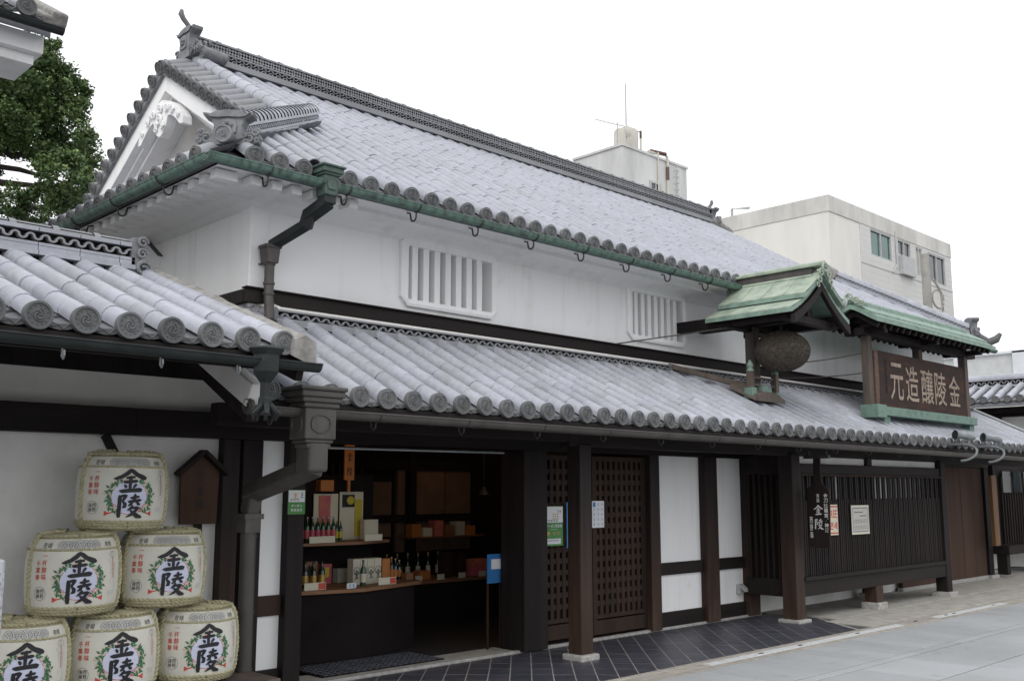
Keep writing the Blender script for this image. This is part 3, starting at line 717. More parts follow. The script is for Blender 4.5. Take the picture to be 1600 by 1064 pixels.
for xs, r in ((0, .085), (.05, .085), (.05, .075), (L_, .075)): cap.v += [(xs, -r * 1.25 * math.cos(a), r * math.sin(a)) for a in A]
for i in range(3):
    for k in range(8): cap.f.append([i * 9 + k, (i + 1) * 9 + k, (i + 1) * 9 + k + 1, i * 9 + k + 1]); cap.mi.append(0); cap.tv.append(.5)
capm = cap.mesh('ridge_cap_tile', 'tile_old', smooth=50)
xx = rx0
while xx < rx1 - .1: put(capm, 'ridge_cap_tile', ridge, Matrix.Translation((xx, ER, z + .32)) @ Matrix.Diagonal((1, .95, .9, 1))); xx += L_
onigawara('ridge_end_ornament', ridge, (rx0 - .05, ER, z + .02), (-1, 0, 0), .44, .42, boss=False, horn=True)
onigawara('ridge_end_ornament', ridge, (rx1 + .05, ER, z - .02), (1, 0, 0), .44, .38, boss=False, horn=True)
q = MB(); q.tube([(rx0 + .3, ER - .30, z + .04), (rx0 - .02, ER - .32, z + .04)], .08, 14); relief_disc(q, lambda x, y, o: Vector((rx0 - .02 - o, ER - .32 - x, z + .04 + y)), .085); q.build('boss_tile', 'oni', ridge, smooth=35)
q = MB()
for k in range(4): spiral(q, (rx0 - .03 + .06 * k, ER - .20, z + .10 + .04 * k), Y_, Z_, -X_, .07, .05)
q.build('ridge_scroll', 'oni', ridge, smooth=40)
q = MB(); q.tube([(rx1 - .05, ER - .14, z + .06), (rx1 + .25, ER - .2, z - .06), (rx1 + .5, ER - .22, z - .12)], [.09, .1, .085], 10); q.build('ridge_scroll', 'mortar', ridge, smooth=50)
# ---- gable on the left
gb = MB(); gx = VX0 + .12
gb.prism([(EY + HT - .3, hz - .3), (2 * ER - EY - HT + .3, hz - .3), (ER, RZ - .30)], (gx, 0, 0), Y_, Z_, (.08, 0, 0)); gable = gb.build('gable', 'plaster_warm', bw)
gb = MB(); gb.prism([(EY + HT - .3, hz - .3), (2 * ER - EY - HT + .3, hz - .3), (ER, RZ - .12)], (VX1 - .2, 0, 0), Y_, Z_, (.08, 0, 0)); gb.build('gable', 'plaster_warm', bw)
def rake(y, off): return RZ - SL * abs(y - ER) * 1.0 + off
for sg in (-1, 1):
    for (xa, xb, o0, o1) in ((VX0 - .32, VX0 - .22, -.27, -.50), (VX0 - .22, VX0 - .14, -.27, -.56), (VX0 - .14, VX0 + .12, -.27, -.62)):
        m_ = MB(); ys = [ER + sg * t for t in (0, .6, 1.2, 1.8, 2.4, 2.95)]
        dip = lambda t: -.05 * math.sin(math.pi * min(1, abs(t - ER) / 2.95))
        up = [(y, rake(y, o0)) for y in ys]; lo = [(y, rake(y, o1) + dip(y) * .6) for y in ys]
        m_.prism((up + lo[::-1])[::sg], (xa, 0, 0), Y_, Z_, (xb - xa, 0, 0)); m_.build('bargeboard', 'plaster', gable, bevel=.006)
# pendant carved in white plaster
m_ = MB(); px = VX0 - .36; apz = RZ - .76
half = [(0, -.42), (.08, -.38), (.16, -.27), (.20, -.14), (.28, -.16), (.40, -.24), (.54, -.38), (.62, -.39), (.61, -.28), (.52, -.16), (.40, -.04), (.26, .05), (.12, .11), (0, .15)]
m_.prism([(ER + y, apz + z_ * .85) for y, z_ in half] + [(ER - y, apz + z_ * .85) for y, z_ in half[::-1][1:-1]], (px, 0, 0), Y_, Z_, (.12, 0, 0))
for (y, z_, r) in ((0, .0, .09), (0, -.17, .10), (.09, -.29, .06), (-.09, -.29, .06), (.18, -.04, .07), (-.18, -.04, .07), (.34, -.12, .06), (-.34, -.12, .06), (.50, -.24, .05), (-.50, -.24, .05), (.08, -.24, .05), (-.08, -.24, .05), (.27, -.05, .05), (-.27, -.05, .05)):
    spiral(m_, (px - .005, ER + y, apz + z_ * .85), Y_, Z_, -X_, r * .8, .02, sg=1 if y >= 0 else -1)
m_.build('gable_pendant', 'plaster', gable, smooth=35)
# verge tiles with round ends facing left, and the long roll behind them
rv = MB(); vt = barrel_t(.40, .077, .074); vt.k = 1; relief_disc(vt, lambda x, y, o: (x, -o - .004, y), .082); vme = vt.mesh('verge_tile', ['tile_old', 'tile_end'], smooth=35)
th_ = math.atan(SL)
for sg in (-1, 1):
    for k in range(13 if sg < 0 else 14):
        y = ER + sg * (.04 + .192 * k); zz = rake(y, -.185)
        put(vme, 'verge_tile', ur, frame((0, -1, 0), (math.cos(.38), 0, math.sin(.38)), (-math.sin(.38), 0, math.cos(.38)), (VX0 - .40, y, zz)))
m_ = MB()
for sg in (-1, 1):
    n = 12
    for k in range(n):
        y0 = ER + sg * .2 * k * 1.04; y1 = y0 + sg * .22; m_.t = random.random()
        m_.tube([(VX0 + .05, y0, rake(y0, .045)), (VX0 + .05, y1, rake(y1, .045))], [.085, .09], 10)
m_.build('verge_roll', 'tile', ur, smooth=60)
m_ = MB()
for sg in (-1, 1):
    pr_ = [(ER, RZ - .22), (ER + sg * 2.75, RZ - .22 - SL * 2.75), (ER + sg * 2.75, RZ - .285 - SL * 2.75), (ER, RZ - .285)]
    m_.prism(pr_[::sg], (VX0 - .37, 0, 0), Y_, Z_, (.3, 0, 0))
m_.build('verge_board', 'oni', ur)
# ---- hip ridges at the corners
def hip(cx, cy, dx, dy, t0, t1):
    hr = MB(); dr = Vector((dx, dy, 0)).normalized(); sd = Z_.cross(dr)
    P = lambda t, o, zz: Vector((cx, cy, EZ)) + Vector((dx, dy, SL)) * t + sd * o + Z_ * zz
    def slabq(w0, z0, z1, m, name, par=None):
        q = MB(); n = 5; vs = []
        for i in range(n + 1):
            t = t0 + (t1 - t0) * i / n; vs += [P(t, -w0, z0), P(t, w0, z0), P(t, w0, z1), P(t, -w0, z1)]
        q.add(vs, [(4 * i + j, 4 * i + (j + 1) % 4, 4 * i + 4 + (j + 1) % 4, 4 * i + 4 + j) for i in range(n) for j in range(4)] + [(3, 2, 1, 0), tuple(4 * n + j for j in range(4))]); return q.build(name, m, par)
    h_ = slabq(.085, -.05, .20, 'tile_pan', 'hip_ridge', bw)
    slabq(.115, .03, .056, 'tile', 'ridge_course', h_); slabq(.115, .06, .085, 'tile', 'ridge_course', h_); slabq(.115, .14, .165, 'tile', 'ridge_course', h_)
    wv = MB(); Lh = (P(t1, 0, 0) - P(t0, 0, 0)).length; du = (P(t1, 0, 0) - P(t0, 0, 0)).normalized()
    for sg in (1, -1): wave_band(wv, P(t0, sg * .085, .113), du, Z_, sd * sg, Lh, .08, .014, .014, .02)
    wv.build('wave_tiles', 'tile', h_)
    cp = MB(); A = [math.pi * k / 8 for k in range(9)]
    for ys, r in ((0, .112), (.03, .112), (.03, .10), (.135, .10)): cp.v += [(r * math.cos(a), ys, r * .9 * math.sin(a)) for a in A]
    for i in range(3):
        for k in range(8): cp.f.append([i * 9 + k, i * 9 + k + 1, (i + 1) * 9 + k + 1, (i + 1) * 9 + k][::-1]); cp.mi.append(0); cp.tv.append(.5)
    cm = cp.mesh('ridge_cap_tile', 'tile', smooth=50); k = 0
    nn = sd.cross(du) if sd.cross(du).z > 0 else du.cross(sd); e_ = du.cross(nn)
    while k * .135 < Lh - .05: put(cm, 'ridge_cap_tile', h_, frame(e_, du, nn, P(t0, 0, .163) + du * (.135 * k))); k += 1
    return h_, P, dr
hl, HP, dr = hip(ELX, EY, 1, 1, .26, 2.32)
onigawara('ridge_end_ornament', hl, HP(.24, 0, -.03), -dr, .40, .285)
hr_, HP2, dr2 = hip(ERX, EY, -1, 1, .28, 2.0)
onigawara('ridge_end_ornament', hr_, HP2(.22, 0, .0), -dr2, .40, .38, boss=False)
q = MB(); q.tube([HP2(2.0, 0, .1), HP2(2.12, 0, .12)], [.16, .17], 12); q.build('ridge_end_plug', 'mortar', hr_, smooth=50)
q = MB(); q.tube([tuple(HP2(.25, 0, .1)), (ERX - .02, EY + .02, EZ + .05), (ERX + .10, EY - .10, EZ + .12), (ERX + .15, EY - .16, EZ + .22)], [.09, .09, .07, .035], 10); q.build('corner_horn', 'tile_end', hr_, smooth=50)
# ---- upper gutter in green copper with hanger hooks and downpipe
gy, gz, gr = EY - .075, 4.147, .056; gxl = ELX - .075
m_ = MB(); gutter_run(m_, (gxl, gy, gz), (ERX + .05, gy, gz), gr); ug = m_.build('upper_gutter', 'copper', bw, smooth=50)
m_ = MB(); gutter_run(m_, (gxl, 16.2, gz), (gxl, gy, gz), gr); m_.build('side_gutter', 'copper', ug, smooth=50)
m_ = MB(); gutter_run(m_, (gxl - .045, gy - .0, gz), (gxl + .03, gy - .0, gz), gr + .004); m_.build('gutter_corner', 'copper', ug, smooth=50)
hk = [(gr * 1.12 * math.cos(math.pi + math.pi * k / 8), gr * 1.12 * math.sin(math.pi + math.pi * k / 8)) for k in range(9)]
def hook(parent, x, y, z, ax='X', side=1):
    q = MB(); p3 = (lambda a, b_, c: (x + c, y + a, z + b_)) if ax == 'X' else (lambda a, b_, c: (x + a, y + c, z + b_))
    q.tube([p3(a, b_, 0) for a, b_ in hk], .008, 6)
    pts = [(gr * .25, -gr * 1.0), (gr * .25, -gr * 1.7)] + [(gr * (.95 - .7 * math.cos(t * math.pi / 8)), -gr * (1.7 + .75 * math.sin(t * math.pi / 8))) for t in range(1, 8)] + [(gr * 1.65, -gr * 1.7), (gr * 1.8, -gr * 1.0), (gr * 2.6, -gr * .75)]
    q.tube([p3(a, b_, .0) for a, b_ in pts], .0085, 6); q.build('gutter_hook', 'iron', parent, smooth=60)
for k in range(20):
    hx = 4.02 + .76 * k
    if hx < 18.9: hook(ug, hx, gy, gz)
for yy in (7.72, 8.62, 9.5, 10.4): hook(ug, gxl, yy, gz, 'Y')
m_ = MB()   # hopper box over the gutter
hx = 4.60
hx = 4.57
m_.box(hx - .07, hx + .07, gy - .07, gy + .10, EZ - .13, EZ - .05); m_.box(hx - .085, hx + .085, gy - .085, gy + .115, EZ - .05, EZ - .03)
m_.box(hx - .10, hx + .10, gy - .10, gy + .13, EZ - .03, EZ + .015); m_.box(hx - .115, hx + .115, gy - .115, gy + .145, EZ + .015, EZ + .035)
m_.box(hx - .062, hx + .062, gy - .072, gy + .07, EZ - .22, EZ - .13); m_.prism([(-.035, -.04), (.035, -.04), (.045, 0), (.035, .04), (-.035, .04), (-.045, 0)], (hx, gy - .07, EZ - .135), X_, Z_, (0, -.014, 0))
m_.build('rain_hopper', 'copper_mid', ug, bevel=.006)
m_ = MB(); e0 = Vector((hx, gy, EZ - .19))
def sqpipe(mb, pts, w):
    for a, b_ in zip(pts[:-1], pts[1:]): mb.beam(a, b_, w, w * .9, up=(.3, -.2, 1) if abs((Vector(b_) - Vector(a)).normalized().z) < .9 else (1, 0, 0))
sqpipe(m_, [e0 + Vector((0, 0, .02)), e0 + Vector((0, 0, -.10))], .125)
sqpipe(m_, [e0 + Vector((.01, -.02, -.07)), (hx - .06, gy + .20, EZ - .37)], .11)
sqpipe(m_, [(hx - .06, gy + .16, EZ - .34), (hx - .06, gy + .22, EZ - .46)], .105)
sqpipe(m_, [(hx - .06, gy + .19, EZ - .43), (hx - .18, WY - .10, EZ - .575)], .085)
m_.build('downpipe_elbow', 'copper_dark', ug, bevel=.012)
m_ = MB(); dx = hx - .19; dy = WY - .10
m_.box(dx - .075, dx + .075, dy - .07, dy + .07, EZ - .60, EZ - .575); m_.prism([(-.065, 0), (.065, 0), (.05, -.13), (-.05, -.13)], (dx, dy - .06, EZ - .60), X_, Z_, (0, .12, 0))
m_.tube([(dx, dy, EZ - .70), (dx, dy, 3.22), (dx - .01, dy - .04, 3.12), (dx - .04, dy - .10, 3.0)], .042, 12)
for zz in (3.50, 3.33, 3.24): m_.tube([(dx, dy, zz), (dx, dy, zz + .02)], .050, 12)
m_.build('downpipe', 'copper_aged', ug, smooth=35)
m_ = MB(); m_.tube([(dx - .06, WY, 3.515), (dx, dy, 3.515), (dx + .05, dy, 3.515)], .008, 6); m_.build('pipe_clip', 'rust', ug)
# ---- lower roof (hisashi)
LEY, LEZ, LS, LX0, LX1 = 6.0, 2.27, .5, 3.42, 19.62
def lz(y): return LEZ + LS * (y - LEY)
deck = MB()
for (zo, z1) in ((-.075, -.12),):
    P = [(LX0, LEY, LEZ), (LX1, LEY, LEZ), (LX1, WY, lz(WY)), (LX0, WY, lz(WY))]
    q = [Vector(p) + Z_ * zo for p in P]; l = [Vector(p) + Z_ * z1 for p in P]
    deck.add(q + l, [(0, 1, 2, 3), (7, 6, 5, 4)] + [(i, i + 4, (i + 1) % 4 + 4, (i + 1) % 4) for i in range(4)])
lr = deck.build('lower_roof', 'wood_dark', bw)
rf = Roof(X_, Y_, LS, (0, LEY, LEZ)); cols = [(4.30 + .2485 * k, (WY - LEY - .02) * rf.n) for k in range(-3, 62) if LX0 < 4.30 + .2485 * k < LX1 - .05]
tile_roof(rf, lr, cols, .217, .2485, pick=lambda a, k: a < 4.30 + .2485 * 41)
b = MB(); b.beam((LX1 + .02, LEY - .03, LEZ + .03), (LX1 + .02, WY, lz(WY) + .03), .14, .14); b.build('verge_roll', 'metal_grey', lr, bevel=.02)
# top band with wavy clay ribbon where the lower roof meets the wall
b = MB(); b.box(4.46, 19.5, WY - .09, WY, 2.98, 3.125); tb = b.build('wall_ridge', 'ceil_in', bw)
b = MB(); b.box(4.44, 19.5, WY - .145, WY - .01, 3.02, 3.05); b.box(4.44, 19.5, WY - .16, WY - .01, 2.985, 3.016); b.box(4.44, 19.5, WY - .125, WY - .01, 3.112, 3.128); b.build('ridge_course', 'tile_old', tb)
b = MB(); wave_band(b, (4.46, WY - .09, 3.081), X_, Z_, -Y_, 15.0, .105, .015, .017, .03); b.build('wave_tiles', 'tile_old', tb)
b = MB(); xx = 4.40     # rolled corner of that ridge at its left end
for k in range(5): b.t = random.random(); b.tube([(4.20 + .045 * k, 7.66 - .05 * k, 3.10 - .004 * k), (4.25 + .045 * k, 7.60 - .05 * k, 3.095 - .004 * k)], [.055, .06], 10)
b.build('ridge_roll', 'tile_pan', tb, smooth=50)
b = MB(); b.tube([(4.30, 7.62, 3.15), (4.40, 7.50, 3.165), (4.50, 7.46, 3.13)], [.03, .03, .028], 8); b.build('plaster_roll', 'plaster_warm', tb, smooth=60)
# bargeboard of the lower roof, white ended
b = MB(); b.beam((LX0 - .03, LEY - .12, LEZ - .06), (LX0 - .03, 6.95, lz(6.95) + .0), .10, .165); b.build('bargeboard', 'plaster_old', lr, bevel=.01)
b = MB(); b.beam((LX0 + .03, LEY + .02, LEZ - .185), (LX0 + .03, 7.3, lz(7.3) - .16), .08, .08); b.build('rafter', 'wood_beam', lr)
# soffit boards and rafters under the lower roof
b = MB(); b.add([(LX0, LEY + .03, LEZ - .125), (LX1, LEY + .03, LEZ - .125), (LX1, GY, lz(GY) - .125), (LX0, GY, lz(GY) - .125)], [(0, 3, 2, 1)]); b.build('soffit_boards', 'wood_beam', lr)
ra = MB(); ra.beam((0, LEY + .06, LEZ - .155), (0, GY, lz(GY) - .155), .045, .055); rme = ra.mesh('rafter', 'wood_dark')
xx = 3.7
while xx < 19.5: put(rme, 'rafter', lr, Matrix.Translation((xx, 0, 0))); xx += .45
# ---- lower gutter
lgy, lgz, lgr = LEY - .085, LEZ - .125, .055
m_ = MB(); gutter_run(m_, (3.36, lgy, lgz), (19.6, lgy, lgz - .03), lgr); m_.tube([(3.352, lgy, lgz), (3.36, lgy, lgz)], lgr * 1.05, 16); lg = m_.build('lower_gutter', 'copper_aged', bw, smooth=50)
m_ = MB(); relief_disc(m_, lambda x, y, o: Vector((3.35 - o, lgy - x, lgz + y)), .05, dots=0); m_.build('gutter_end_cap', 'copper_aged', lg, smooth=40)
for k in range(19):
    hx = 3.55 + .86 * k; q = MB(); q.tube([(hx, lgy + lgr * 1.1 * math.cos(math.pi + math.pi * i / 8), lgz + lgr * 1.1 * math.sin(math.pi + math.pi * i / 8)) for i in range(9)], .005, 6)
    q.tube([(hx, lgy + .02, lgz - .055), (hx, lgy + .02, lgz - .095), (hx, lgy + .05, lgz - .115), (hx, lgy + .075, lgz - .09), (hx, lgy + .08, lgz - .05), (hx, lgy + .16, lgz + .03)], .005, 6); q.build('gutter_hook', 'iron', lg)
# the big cast rain hopper at the left end and its downpipe
hx, hy = 3.87, lgy
m_ = MB()
for (w_, z0, z1) in ((.19, 2.285, 2.33), (.205, 2.33, 2.36), (.175, 2.25, 2.285), (.155, 2.215, 2.25), (.135, 2.00, 2.215), (.12, 1.975, 2.00), (.105, 1.94, 1.975)): m_.box(hx - w_, hx + w_ * .85, hy - w_ * .75, hy + w_ * .75, z0 - .06, z1 - .06)
hp = m_.build('rain_hopper', 'copper_aged', lg, bevel=.01)
m_ = MB()
for (o, u, n, wd) in (((hx - .01, hy - .102, 2.045), X_, -Y_, .07), ((hx - .136, hy, 2.045), -Y_, -X_, .055)):
    pts = [Vector(o) + u * (wd * 1.1 * x) + Z_ * (.06 * y) for x, y in ((-1, 0), (-.9, .6), (-.6, .8), (-.3, 1), (.3, 1), (.6, .8), (.9, .6), (1, 0), (.9, -.6), (.6, -.8), (.3, -1), (-.3, -1), (-.6, -.8), (-.9, -.6))]
    m_.tube(pts, .007, 6, closed=True)
m_.build('hopper_moulding', 'copper_aged', hp, smooth=60)
m_ = MB(); sqpipe(m_, [(hx - .01, hy, 1.92), (hx - .01, hy, 1.72)], .175); sqpipe(m_, [(hx - .01, hy - .05, 1.76), (3.99, 6.95, 1.57)], .135); sqpipe(m_, [(3.99, 6.88, 1.62), (3.99, 6.95, 1.42)], .125)
m_.build('downpipe_elbow', 'copper_aged', lg, bevel=.02)
m_ = MB(); m_.box(3.91, 4.07, 6.87, 7.03, 1.38, 1.42); m_.box(3.925, 4.055, 6.885, 7.015, 1.28, 1.38); m_.tube([(3.99, 6.95, 1.30), (3.99, 6.95, .0)], .058, 14)
for zz in (1.24, .68, .27): m_.tube([(3.99, 6.95, zz), (3.99, 6.95, zz + .02)], .063, 14)
m_.build('downpipe', 'copper_aged', lg, smooth=35)

# ---- ground floor front
def wbox(name, x0, x1, y0, y1, z0, z1, m='wood_dark', par=bw, bev=.006): b = MB(); b.box(x0, x1, y0, y1, z0, z1); return b.build(name, m, par, bevel=bev)
def panel(x0, x1, z0, z1, y=GY + .03, m='plaster', par=bw): b = MB(); b.box(x0, x1, y, y + .06, z0, z1); return b.build('plaster_panel', m, par)
wbox('head_beam', 3.2, 19.5, GY - .10, GY + .14, 2.0, 2.20, 'wood_beam')
b = MB(); b.box(4.2, 19.5, GY + .02, GY + .10, 2.20, 2.98); b.build('upper_infill', 'wood_dark', bw)
wbox('eave_beam', 7.2, 19.4, 6.57, 6.70, 2.02, 2.22, 'wood_beam')
wbox('eave_beam', 3.5, 7.2, 6.57, 6.70, 2.06, 2.22, 'wood_beam')
# left strip with plaster panels
wbox('post', 4.12, 4.30, GY - .05, GY + .13, 0, 2.0, 'wood_dark')
panel(4.30, 4.54, .75, 2.0); panel(4.30, 4.54, .17, .59)
wbox('rail', 4.30, 4.54, GY, GY + .08, .59, .75, 'wood_brown'); wbox('rail', 4.30, 4.54, GY, GY + .08, .0, .17, 'wood_beam')
wbox('post', 4.54, 4.70, GY - .06, GY + .12, 0, 2.0, 'wood_dark')
# threshold and stone edge under the front wall
b = MB(); b.box(4.7, 11.7, GY - .035, GY + .02, -.02, .022); b.build('edge_stone', 'foot_stone', bw, bevel=.004)
b = MB(); b.box(4.7, 7.28, GY + .02, GY + .36, -.02, .012); b.build('threshold', 'concrete', bw, bevel=.004)
wbox('door_post', 7.26, 7.60, GY - .10, GY + .24, .01, 2.0, 'wood_dark')
# lattice doors
def lattice_door(x0, x1, y, nc):
    z0, z1 = .05, 1.97; st = .055
    d_ = MB(); d_.box(x0 + st, x1 - st, y + .05, y + .056, .22, z1 - .06); dr_ = d_.build('lattice_door', 'glass_dark', bw)
    for xx in (x0, x1 - st): wbox('stile', xx, xx + st, y, y + .045, z0, z1, 'wood_brown', dr_, .003)
    for (za, zb) in ((z0, .20), (z1 - .055, z1), (.215, .26)): wbox('door_rail', x0 + st, x1 - st, y + .002, y + .043, za, zb, 'wood_brown', dr_, .003)
    pit = (x1 - x0 - 2 * st) / nc; me = None
    for k in range(nc + 1):
        xx = x0 + st + pit * k; w_ = pit * .28; a, c = (max(xx - w_, x0 + st), min(xx + w_, x1 - st)); wbox('lattice_bar', a, c, y + .008, y + .034, .26, z1 - .055, 'wood_brown', dr_, 0)
    nr = 14; ph = (z1 - .055 - .26) / nr
    for k in range(1, nr): zz = .26 + ph * k; wbox('lattice_bar', x0 + st, x1 - st, y + .013, y + .038, zz - ph * .23, zz + ph * .23, 'wood_brown', dr_, 0)
lattice_door(7.60, 8.46, GY + .06, 8); lattice_door(8.42, 9.36, GY, 9)
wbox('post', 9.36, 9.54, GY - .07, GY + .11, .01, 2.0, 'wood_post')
panel(9.54, 10.46, .75, 2.0); panel(9.54, 10.46, .185, .61); wbox('rail', 9.54, 10.46, GY - .01, GY + .07, .61, .75, 'wood_beam'); wbox('rail', 9.54, 10.46, GY - .01, GY + .07, .015, .185, 'wood_beam')
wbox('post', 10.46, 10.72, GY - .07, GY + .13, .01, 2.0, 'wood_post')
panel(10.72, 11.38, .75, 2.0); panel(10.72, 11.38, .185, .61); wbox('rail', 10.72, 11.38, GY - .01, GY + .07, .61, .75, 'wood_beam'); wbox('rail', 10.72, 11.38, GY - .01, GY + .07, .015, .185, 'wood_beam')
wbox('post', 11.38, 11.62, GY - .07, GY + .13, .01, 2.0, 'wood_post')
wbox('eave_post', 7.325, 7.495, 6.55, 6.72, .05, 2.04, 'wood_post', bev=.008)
wbox('foot_stone', 7.28, 7.54, 6.505, 6.765, -.01, .055, 'foot_stone', bev=.015)
# ---- projecting lattice bay
BX0, BX1, BY0 = 11.42, 15.72, 6.56
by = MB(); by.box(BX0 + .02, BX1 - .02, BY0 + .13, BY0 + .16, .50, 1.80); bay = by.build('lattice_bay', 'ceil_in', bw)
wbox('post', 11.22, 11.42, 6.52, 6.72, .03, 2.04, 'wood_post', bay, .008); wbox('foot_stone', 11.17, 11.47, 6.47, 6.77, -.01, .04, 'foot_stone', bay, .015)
wbox('post', 15.62, 15.80, 6.52, 6.70, .06, 2.04, 'wood_dark', bay, .008); wbox('foot_stone', 15.56, 15.86, 6.46, 6.76, -.01, .07, 'foot_stone', bay, .015)
wbox('sill_beam', 11.42, 15.62, 6.53, 6.72, .30, .485, 'wood_beam', bay); wbox('sill_rail', 11.42, 15.62, 6.50, 6.70, .485, .535, 'wood_beam', bay)
wbox('lintel', 11.42, 15.62, 6.54, 6.68, 1.80, 1.93, 'wood_beam', bay); wbox('lintel_rail', 11.42, 15.62, 6.52, 6.60, 1.775, 1.80, 'wood_brown', bay)
panel(11.45, 13.28, 1.935, 2.03, 6.60, 'plaster_old', bay); panel(13.42, 15.6, 1.935, 2.03, 6.60, 'plaster_old', bay); wbox('post', 13.28, 13.42, 6.55, 6.68, 1.93, 2.04, 'wood_dark', bay)
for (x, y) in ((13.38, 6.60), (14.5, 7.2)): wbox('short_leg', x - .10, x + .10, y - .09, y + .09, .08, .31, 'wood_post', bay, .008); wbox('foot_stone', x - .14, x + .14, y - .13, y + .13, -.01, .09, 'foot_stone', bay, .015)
sl_ = MB(); sl_.box(-.0165, .0165, 0, .022, .535, 1.775); slm = sl_.mesh('lattice_slat', 'wood_dark')
ss = MB(); ss.box(-.0155, .0155, .003, .022, .535, 1.47); ssm = ss.mesh('lattice_slat', 'wood_board')
n = 26; pit = 4.16 / n / 3
for k in range(n * 3):
    put(ssm if k % 3 == 2 else slm, 'lattice_slat', bay, Matrix.Translation((11.465 + pit * (k + .5), 6.555 + jit(.0015), 0)))
wbox('cross_rail', 11.42, 15.62, 6.592, 6.61, 1.44, 1.48, 'wood_beam', bay, 0); wbox('cross_rail', 11.42, 15.62, 6.592, 6.61, 1.0, 1.03, 'wood_beam', bay, 0)
for (a, c) in ((12.42, 12.66), (13.62, 14.12)): wbox('glint_panel', a, c, 6.655, 6.67, 1.47, 1.78, 'paper', bay, 0)  # white panels put in as the bright glints between the upper slats
b = MB(); b.box(11.5, 15.6, 6.675, 6.68, 1.47, 1.78); b.build('window_pane', 'glass_dark', bay)
# bay side facing the shop
for k in range(6): wbox('lattice_slat', 11.345, 11.375, 6.80 + .085 * k, 6.83 + .085 * k, .50, 1.80, 'wood_board', bay, 0)
wbox('side_board', 11.40, 11.42, 6.72, 7.28, .50, 1.80, 'ceil_in', bay, 0)
wbox('sill_beam', 11.32, 11.42, 6.72, 7.28, .29, .50, 'wood_beam', bay); wbox('lintel', 11.32, 11.42, 6.72, 7.28, 1.80, 2.04, 'wood_beam', bay)
b = MB(); b.box(11.62, 16.0, GY + .1, GY + .14, .0, .6); b.build('plinth_wall', 'plaster_old', bw)
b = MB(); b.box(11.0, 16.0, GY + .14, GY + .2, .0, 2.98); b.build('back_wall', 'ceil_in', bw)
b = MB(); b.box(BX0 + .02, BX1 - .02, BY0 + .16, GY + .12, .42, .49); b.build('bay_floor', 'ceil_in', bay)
# wall to the right of the bay
for k in range(7):
    x0 = 15.85 + .5 * k; wbox('wall_board', x0, x0 + .494, GY - .02 + jit(.003), GY + .02, .06, 2.0, 'wood_panel', bw, .003)
wbox('post', 19.35, 19.55, GY - .07, GY + .12, .05, 2.1, 'wood_dark'); b = MB(); b.box(19.3, 19.65, GY - .12, GY + .12, -.01, .06); b.build('foot_stone', 'foot_stone', bw, bevel=.01)
b = MB(); b.box(15.8, 19.4, GY - .05, GY + .05, -.01, .06); b.build('edge_stone', 'foot_stone', bw, bevel=.01)
# ---- wall to the left, behind the barrels
panel(-3.0, 3.95, .0, 2.0, GY + .03, 'plaster_old')
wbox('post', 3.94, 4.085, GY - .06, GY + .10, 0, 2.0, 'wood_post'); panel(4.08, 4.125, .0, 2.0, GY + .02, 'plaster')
wbox('head_beam', -3.0, 3.2, GY - .10, GY + .14, 2.0, 2.20, 'wood_beam')
b = MB(); b.box(-3.0, 4.2, GY + .04, GY + .1, 2.20, 2.46); b.build('plaster_panel', 'plaster_warm', bw)
b = MB(); b.box(-3.0, 4.2, GY + .0, GY + .12, 2.46, 3.0); b.build('upper_infill', 'wood_dark', bw)
b = MB(); b.beam((3.02, GY + .02, 2.0), (3.10, GY + .02, 1.86), .05, .06); b.build('brace', 'wood_dark', bw)
# ---- the shop room behind the opening
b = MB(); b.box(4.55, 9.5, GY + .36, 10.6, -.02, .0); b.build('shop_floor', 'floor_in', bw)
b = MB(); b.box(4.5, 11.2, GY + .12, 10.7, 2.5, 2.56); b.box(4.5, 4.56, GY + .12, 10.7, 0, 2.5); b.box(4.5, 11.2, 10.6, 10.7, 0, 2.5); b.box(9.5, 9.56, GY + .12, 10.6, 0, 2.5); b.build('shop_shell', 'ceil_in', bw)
b = MB(); b.box(4.3, 19.4, 7.45, 15.7, 2.9, 2.96); b.build('storey_floor', 'ceil_in', bw)
for (x0, x1, z0, z1) in ((8.45, 9.0, 1.28, 1.86), (9.02, 9.48, 1.28, 1.86), (8.45, 9.0, .80, 1.18), (9.02, 9.48, .80, 1.18), (8.2, 8.33, .4, 1.86), (7.6, 8.1, 1.0, 1.7)):
    panel(x0, x1, z0, z1, 10.53, 'wall_in')
wbox('post', 8.33, 8.45, 10.44, 10.56, 0, 2.5, 'ceil_in'); wbox('rail', 6.5, 9.5, 10.48, 10.56, 1.18, 1.28, 'ceil_in'); wbox('rail', 6.5, 9.5, 10.46, 10.56, .66, .80, 'ceil_in'); wbox('rail', 6.5, 9.5, 10.46, 10.56, 1.86, 2.0, 'ceil_in')
b = MB(); b.tube([(4.7, GY - .12, 1.955), (6.95, GY - .12, 1.965)], .014, 8); b.build('shutter_rail', 'metal_grey', bw)

